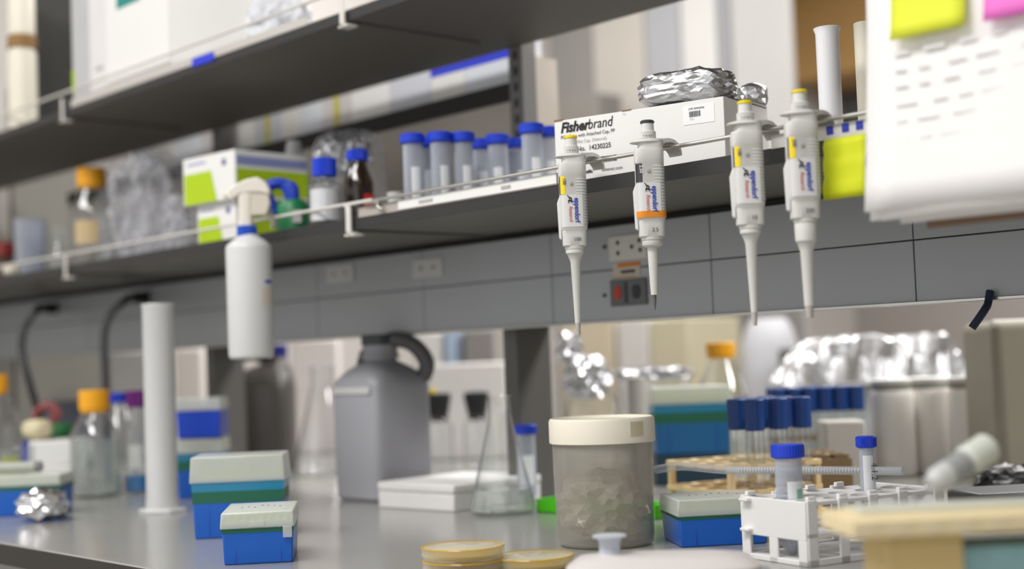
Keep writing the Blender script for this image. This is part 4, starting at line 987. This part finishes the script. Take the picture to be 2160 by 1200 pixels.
for (py, rowlen) in ((105, 5), (140, 7), (175, 7), (215, 6), (250, 7), (290, 5), (335, 7), (360, 4)):
    x = .022; z = ony(1900, py + 10, YH - .012).z - zb
    for k in range(rowlen):
        l_ = rnd.uniform(.010, .022)
        g.box(x, x + l_, -.0130, -.0128, z, z + .0028); x += l_ + rnd.uniform(.008, .02)
g.build('printed_lines', mat('pale_grey_ink', rgb(233, 231, 232), .8), t)
MB().box(.10, .16, -.014, .012, zt - zb - .005, zt - zb + .012).build('clip', M_DK, t, bevel=.002)
MB().tube([(.13, 0, zt - zb + .010), (.13, .004, zt - zb + .10), (.13, .11, zt - zb + .10)], .002, 8).build('hook', M_CHROME, t)
def note(px0, py0, px1, py1, m, label, drop):
    a = ony(px0, py0, YH - .014); b_ = ony(px1, py1, YH - .014)
    rows = []
    for j in range(6):
        v = j / 5
        rows.append([(a.x + (b_.x - a.x) * i / 5, YH - .0142 - .006 * v * v, a.z + .06 + (b_.z - a.z) * i / 5 * 0 - (.06) * v) for i in range(6)])
    o = MB().loft(rows, False, False, closed=False).build('sticky_note', m); o.modifiers.new('thick', 'SOLIDIFY').thickness = .0005
    tag(o, label, 'note')
note(1886, 88, 2042, 50, M_STICKY, 'yellow sticky note at the top of the hanging papers', .0)
note(2082, 48, 2200, 20, M_PINK, 'pink sticky note at the top right of the hanging papers', .0)

# ================================================================== outlets on the panel
def oplate(px0, py0, px1, py1, m, name, label, cat='outlet', th=.004):
    a = ony(px0, py0, YP); b_ = ony(px1, py1, YP); zc = a.z; 
    Wd = b_.x - a.x; Hd = ony(px0, py0, YP).z - ony(px0, py1 + (py0 - py0), YP).z
    t = thing(name, label, cat, (a.x, YP - .0002, a.z), None)
    return t, Wd, Hd
t, Wd, Hd = oplate(1286, 500, 1368, 552, M_PAINTW, 'wall_outlet', 'beige outlet plate with round holes high on the service panel')
MB().box(0, Wd, -.003, 0, -Hd, 0).build('cover_plate', mat('beige_plate', rgb(212, 209, 200), .5), t, bevel=.001)
for (u_, v_) in ((.25, .28), (.25, .70), (.62, .5), (.82, .28), (.84, .66)):
    MB().lathe([(.0032, 0), (.0032, .0006)], n=14, M=Matrix.Translation((Wd * u_, -.003, -Hd * v_)) @ Matrix.Rotation(R(90), 4, 'X')).build('hole', M_SEAM, t)
t, Wd, Hd = oplate(1293, 556, 1352, 588, M_PAINTW, 'warning_label', 'small white label with an orange bar between the outlets', 'label')
MB().box(0, Wd, -.0006, 0, -Hd, 0).build('label_sheet', mat('cream_label', rgb(196, 186, 170), .6), t)
MB().box(Wd * .18, Wd, -.0009, -.0005, -Hd * .30, -Hd * .02).build('orange_bar', mat('orange_print', rgb(208, 122, 48), .6), t)
MB().box(Wd * .3, Wd * .82, -.0009, -.0005, -Hd * .72, -Hd * .5).build('printed_line', M_DK, t)
MB().box(Wd * .0, Wd * .8, -.0009, -.0005, -Hd, -Hd * .9).build('yellow_bar', mat('ochre_print', rgb(196, 160, 70), .6), t)
t, Wd, Hd = oplate(1290, 592, 1368, 647, M_DK, 'wall_outlet', 'dark grey outlet with one red and one black socket')
MB().box(0, Wd, -.004, 0, -Hd, 0).build('cover_plate', mat('outlet_grey', rgb(98, 98, 100), .5), t, bevel=.001)
for (u_, m_, nm) in ((.22, mat('red_socket_plastic', rgb(176, 52, 26), .4), 'red socket'), (.74, M_BLK, 'black socket')):
    MB().loft([sring(.0072, .0100, z, 2.6) for z in (0, .0012)]).build('socket', m_, t)
    o = bpy.data.objects[-1] if False else t.children[-1]; o.location = (Wd * u_, -.004, -Hd * .5); o.rotation_euler = (R(90), 0, 0); tag(o, nm)
MB().box(Wd * .40, Wd * .50, -.0046, -.0038, -Hd * .9, -Hd * .1).build('divider', M_SEAM, t)
for (sx, sz) in ((1378, 618), (1276, 623), (1276, 521)):
    q = ony(sx, sz, YP); o = MB().lathe([(.0030, 0), (.0030, .002), (.002, .0026)], n=16, M=Matrix.Rotation(R(90), 4, 'X')).build('screw', M_SEAM); o.location = (q.x, YP, q.z)
    tag(o, {1378: 'small round screw right of the red and black outlet', 1276: 'small round screw left of the %s outlet' % ('dark grey' if sz > 600 else 'beige')}[sx], 'screw')
for (a_, b_, lb) in (((690, 562), (748, 598), 'faint pale outlet plate on the panel right of the spray bottle'), ((872, 549), (936, 588), 'pale outlet plate with dark holes midway along the panel')):
    t, Wd, Hd = oplate(a_[0], a_[1], b_[0], b_[1], M_PAINTW, 'wall_outlet', lb)
    MB().box(0, Wd, -.003, 0, -Hd, 0).build('cover_plate', mat('pale_plate', rgb(200, 200, 196), .5), t, bevel=.001)
    for u_ in (.3, .72): MB().lathe([(.003, 0), (.003, .0006)], n=14, M=Matrix.Translation((Wd * u_, -.003, -Hd * .5)) @ Matrix.Rotation(R(90), 4, 'X')).build('hole', M_SEAM, t)

# ================================================================== upper shelf
CBu = L(358, 2.47, S2T)
t = thing('carton', 'big plain white carton on the upper shelf', 'box', CBu, None)
MB().box(-.235, 0, .0, .19, 0, .30).build('box_body', M_CARD, t, bevel=.0015)
MB().box(-.19, -.10, -.0006, -.0001, .152, .180).build('teal_print', mat('teal_print', rgb(28, 140, 132), .6), t)
t = thing('carton', 'white carton with faint grey print left of the big white carton', 'box', CBu + Vector((-.237, 0, 0)), None)
MB().box(-.075, 0, .004, .19, 0, .28).build('box_body', mat('white_card_b', rgb(226, 224, 222), .6), t, bevel=.0015)
MB().box(-.05, -.02, .0034, .0039, .055, .062).build('printed_mark', M_INK, t)
t = thing('magazine_file', 'light grey magazine file at the left end of the white cartons', 'file', CBu + Vector((-.315, 0.006, 0)), None)
MB().box(-.075, 0, 0, .19, 0, .27).build('file_body', mat('light_grey_card', rgb(190, 190, 192), .6), t, bevel=.001)
MB().box(-.076, -.066, -.0006, 0, .03, .075).build('lime_tag', M_LIME, t)
t = thing('tall_bottle', 'cream bottle with a brown band at the far left of the upper shelf', 'bottle', L(50, 2.98, S2T), 0)
MB().lathe([(.026, 0), (.029, .003), (.029, .16), (.024, .175), (.022, .19)], n=36).build('bottle_body', M_HDPEW, t)
MB().lathe([(.030, .172), (.030, .196), (.028, .198)], n=36).build('brown_band', mat('brown_tape', rgb(150, 112, 62), .6), t)
MB().lathe([(.024, .198), (.027, .200), (.027, .30), (.022, .31)], n=36).build('neck', M_HDPEW, t)
t = thing('dark_crate', 'black crate standing behind the cream bottle on the upper shelf', 'crate', L(118, 3.05, S2T), 0)
MB().box(-.11, .10, .03, .15, 0, .32).build('crate_body', mat('near_black_plastic', rgb(44, 42, 38), .5), t, bevel=.004)
t = thing('plastic_bag', 'white crumpled bag on the upper shelf right of the big carton', 'bag', L(590, 2.36, S2T), 0)
crumple('bag_film', mat('white_film', rgb(212, 214, 220), .4), .052, .035, .052, seed=81, sub=4, amp=.2, e=2.6, parent=t, jitter=.03)
q = ony(430, 116, YF); 
o = MB().box(-.035, .035, -.0012, 0, .001, .0155).build('blue_tape', mat('blue_tape_print', rgb(36, 58, 210), .5)); o.location = (q.x, YF - .0015, S2 + .009); tag(o, 'strip of bright blue tape on the upper shelf front edge', 'tape')
# divider behind the shelf with folders standing behind its black top edge
t = thing('divider_panel', 'brownish grey divider panel with a black top edge behind the lower shelf', 'panel', (0, 0, S1T), None)
M_DIV = mat('divider_taupe', rgb(205, 196, 184), .6, vary=.02)
MB().box(-3.38, -1.715, 1.585, 1.60, 0, .215).build('panel_sheet', M_DIV, t)
MB().box(-3.38, -1.715, 1.578, 1.665, .215, .245).build('top_edge', mat('dark_shelf_board', rgb(40, 38, 36), .6), t)
MB().box(-1.714, -1.690, 1.580, 1.660, 0, .287).build('end_post', M_DIV, t)
x = -1.722; k = 0; rnd = random.Random(5)
tint = [rgb(222, 226, 232), rgb(232, 230, 226), rgb(210, 212, 220), rgb(236, 234, 232), rgb(214, 208, 206)]
while x > -3.25:
    wd = rnd.choice((.075, .095, .12)); hh = rnd.uniform(.15, .19)
    t = thing('folder_box', ['white folder box on the far shelf with a blue top stripe, nearest the upright', 'plain whitish folder box on the far shelf, in the packed row'][k > 0], 'box', (x, 1.588, 1.5922), None, 'folder boxes on the far shelf')
    MB().box(-wd + .001, 0, 0, .07, 0, hh).build('box_body', mat('folder_white_%d' % (k % 5), tint[k % 5], .6), t, bevel=.001)
    if k in (0, 1): MB().box(-wd + .001, .001, -.0006, 0, .045, .075).build('blue_stripe', mat('blue_tape_print', rgb(36, 58, 210), .5), t)
    if k in (4, 7): MB().box(-wd * .6, -wd * .4, -.0006, 0, .002, .06).build('yellow_tag', mat('ochre_tag', rgb(206, 196, 90), .6), t); t['label'] = 'whitish folder box with a yellow tag on the far shelf'
    x -= wd; k += 1

# ================================================================== background beyond the bench
def bgbox(px0, px1, py0, py1, d, dep, m, name, label, cat, part='body', bevel=.004, z0=None, doors=0):
    p = L((px0 + px1) / 2, d, BT); wd = (px1 - px0) * d / FPX
    ztop = (CAM + ray((px0 + px1) / 2, py0) * d).z; zbot = (CAM + ray((px0 + px1) / 2, py1) * d).z if z0 is None else z0
    t = thing(name, label, cat, (p.x, p.y, zbot), 0)
    MB().box(-wd / 2, wd / 2, 0, dep, 0, ztop - zbot).build(part, m, t, bevel=bevel)
    return t, wd, ztop - zbot
# tall cabinets across the aisle
cab = [(1160, 1250, (142, 139, 136)), (1252, 1362, (190, 184, 176)), (1364, 1438, (166, 166, 170)), (1440, 1516, (208, 206, 203)), (1518, 1544, (150, 150, 154)), (1546, 1668, (184, 183, 180))]
lbs = ['light grey tall cabinet behind the shelf, at the left of the background row', 'cream white tall cabinet above the left of the white carton', 'cool grey tall cabinet above the foil parcel',
       'bright white tall cabinet directly above the foil parcel', 'narrow grey filler cabinet right of the foil parcel', 'wide white tall cabinet above the third pipette']
YC = 3.7
for (a, b_, c), lb in zip(cab, lbs):
    x0, x1 = ony(a, 150, YC).x, ony(b_, 150, YC).x
    t = thing('tall_cabinet', lb, 'cabinet', (x0, YC, 0), None, 'tall cabinets across the aisle')
    MB().box(0, x1 - x0 - .004, .018, .03, 0, 2.5).build('cabinet_body', mat('cab_side_grey', rgb(170, 168, 165), .5), t)
    MB().box(0, x1 - x0 - .004, 0, .018, 1.42, 2.5).build('upper_door', mat('cab_%d' % a, rgb(*c), .5), t, bevel=.003)
    MB().box(0, x1 - x0 - .004, 0, .018, .06, 1.41).build('lower_door', mat('cab_lower_grey', rgb(128, 124, 122), .5), t, bevel=.003)
x0, x1 = ony(1155, 250, 3.5).x, ony(1262, 250, 3.5).x
t = thing('file_box', 'mid grey box seen behind the left end of the white carton', 'box', (x0, 3.50, .90), None)
MB().box(0, x1 - x0, 0, .12, 0, ony(1200, 208, 3.5).z - .90).build('box_body', mat('mid_grey_box', rgb(128, 124, 118), .6), t, bevel=.004)
x0, x1 = ony(1645, 100, 5.45).x, ony(2160, 100, 5.45).x; zb_ = ony(1750, 160, 5.45).z
t = thing('wooden_cabinet', 'honey coloured wooden wall cabinet in the right background', 'cabinet', (x0, 5.45, zb_), None)
MB().box(0, 2.2, 0, .44, 0, 2.88 - zb_).build('cabinet_body', mat('honey_wood', rgb(206, 164, 104), .5, vary=.08), t, bevel=.004)
t = thing('wall_board', 'blue grey board on the far wall below the wooden cabinet', 'board', (x0, 5.86, zb_ - .75), None)
MB().box(-.1, 2.2, 0, .035, 0, .74).build('board_sheet', mat('blue_grey_board', rgb(116, 118, 126), .6), t)
# far side bench
for (a, b_) in ((-3.95, 1.8),):
    t = thing('far_bench', 'pale far bench across the aisle seen under the panel', 'bench', (0, 3.22, 0), None)
    MB().box(a, b_, 0, .42, .86, .90).build('bench_top', mat('far_bench_top', rgb(170, 166, 160), .5), t)
    MB().box(a, b_, .04, .42, 0, .86).build('cabinet', mat('far_bench_front', rgb(196, 192, 188), .5), t)
FB = .9
far = [ # px0, px1, top, bottom, d, rgb, name, label
 (236, 318, 742, 850, 3.75, (178, 176, 174), 'grey_case', 'grey case seen under the panel left of the white cylinder'),
 (375, 432, 735, 800, 3.95, (230, 222, 216), 'white_case', 'pale case seen between the cylinder and the first grey post'),
 (620, 720, 715, 800, 3.9, (236, 228, 226), 'white_case', 'bright white case seen left of the jerrycan neck'),
 (880, 945, 700, 800, 3.85, (226, 224, 222), 'white_case', 'white case just right of the jerrycan handle'),
 (946, 984, 690, 790, 3.9, (176, 196, 220), 'blue_case', 'pale blue case seen above the conical flask'),
 (986, 1052, 695, 770, 3.95, (136, 132, 130), 'grey_case', 'dark grey case left of the tall grey post'),
 (905, 1075, 766, 930, 3.45, (232, 228, 226), 'white_instrument', 'big white instrument seen behind the conical flask'),
 (1180, 1292, 672, 800, 4.05, (190, 178, 154), 'beige_binder', 'beige binder seen behind the first pipette tip'),
 (1368, 1452, 672, 830, 4.0, (184, 176, 150), 'beige_binder', 'beige binder seen below the second pipette'),
 (1300, 1366, 672, 760, 4.1, (196, 192, 188), 'grey_case', 'light grey case between the two beige binders'),
 (1500, 1612, 705, 900, 3.85, (190, 190, 195), 'white_drum', 'pale drum standing behind the orange capped bottle'),
 (1640, 1700, 735, 800, 3.75, (74, 76, 62), 'dark_case', 'dark olive case left of the foil covered tank'),
 (1704, 1800, 790, 860, 3.55, (226, 220, 216), 'white_case', 'white case low behind the blue capped tubes'),
 (2060, 2110, 800, 900, 3.3, (214, 206, 160), 'cream_case', 'cream case right of the white canisters'),
 (2062, 2108, 880, 980, 3.1, (128, 142, 178), 'blue_case', 'slate blue case between canisters and grey instrument'),
]
for (a, b_, py0, py1, d, c, nm, lb) in far:
    near = (a + b_) / 2 < 1100 or (a + b_) / 2 > 2000
    nm_ = {'white_instrument': 'bench_instrument', 'beige_binder': 'binder', 'white_drum': 'plastic_drum'}.get(nm, 'equipment_case')
    ct = {'white_instrument': 'instrument', 'beige_binder': 'binder', 'white_drum': 'drum'}.get(nm, 'case')
    if near:
        dm = {880: 3.45, 946: 3.44, 986: 3.42, 905: 3.24, 620: 3.65, 2060: 2.56, 2062: 2.44}.get(a, d)
        zt_ = (CAM + ray((a + b_) / 2, py0) * dm).z; wd = (b_ - a) * dm / FPX
        t = thing(nm_, lb, ct, L((a + b_) / 2, dm, BT), 0)
        MB().box(-wd / 2, wd / 2, 0, .09 if a > 900 and a < 1000 else .06, 0, zt_ - BT).build('case_body', mat('far_%d_%d_%d' % c, rgb(*c), .55), t, bevel=.006)
        continue
    Yb = 3.28
    x0, x1 = ony(a, py0, Yb).x, ony(b_, py0, Yb).x; zt_ = ony((a + b_) / 2, py0, Yb).z
    if nm == 'white_drum':
        zt_ = ony((a + b_) / 2, 672, Yb).z
        t = thing(nm_, lb, ct, ((x0 + x1) / 2, Yb + .15, FB), None); wd = (b_ - a) * 4.5 / FPX; hh = zt_ - FB
        MB().lathe([(wd * .46, 0), (wd * .5, .01), (wd * .5, hh * .75), (wd * .40, hh * .92), (wd * .3, hh)], n=40).build('drum_body', mat('drum_white', rgb(*c), .5), t)
        continue
    t = thing(nm_, lb, ct, (x0, Yb, FB), None)
    MB().box(0, x1 - x0 - .003, 0, .25, 0, zt_ - FB).build('case_body', mat('far_%d_%d_%d' % c, rgb(*c), .55), t, bevel=.006)
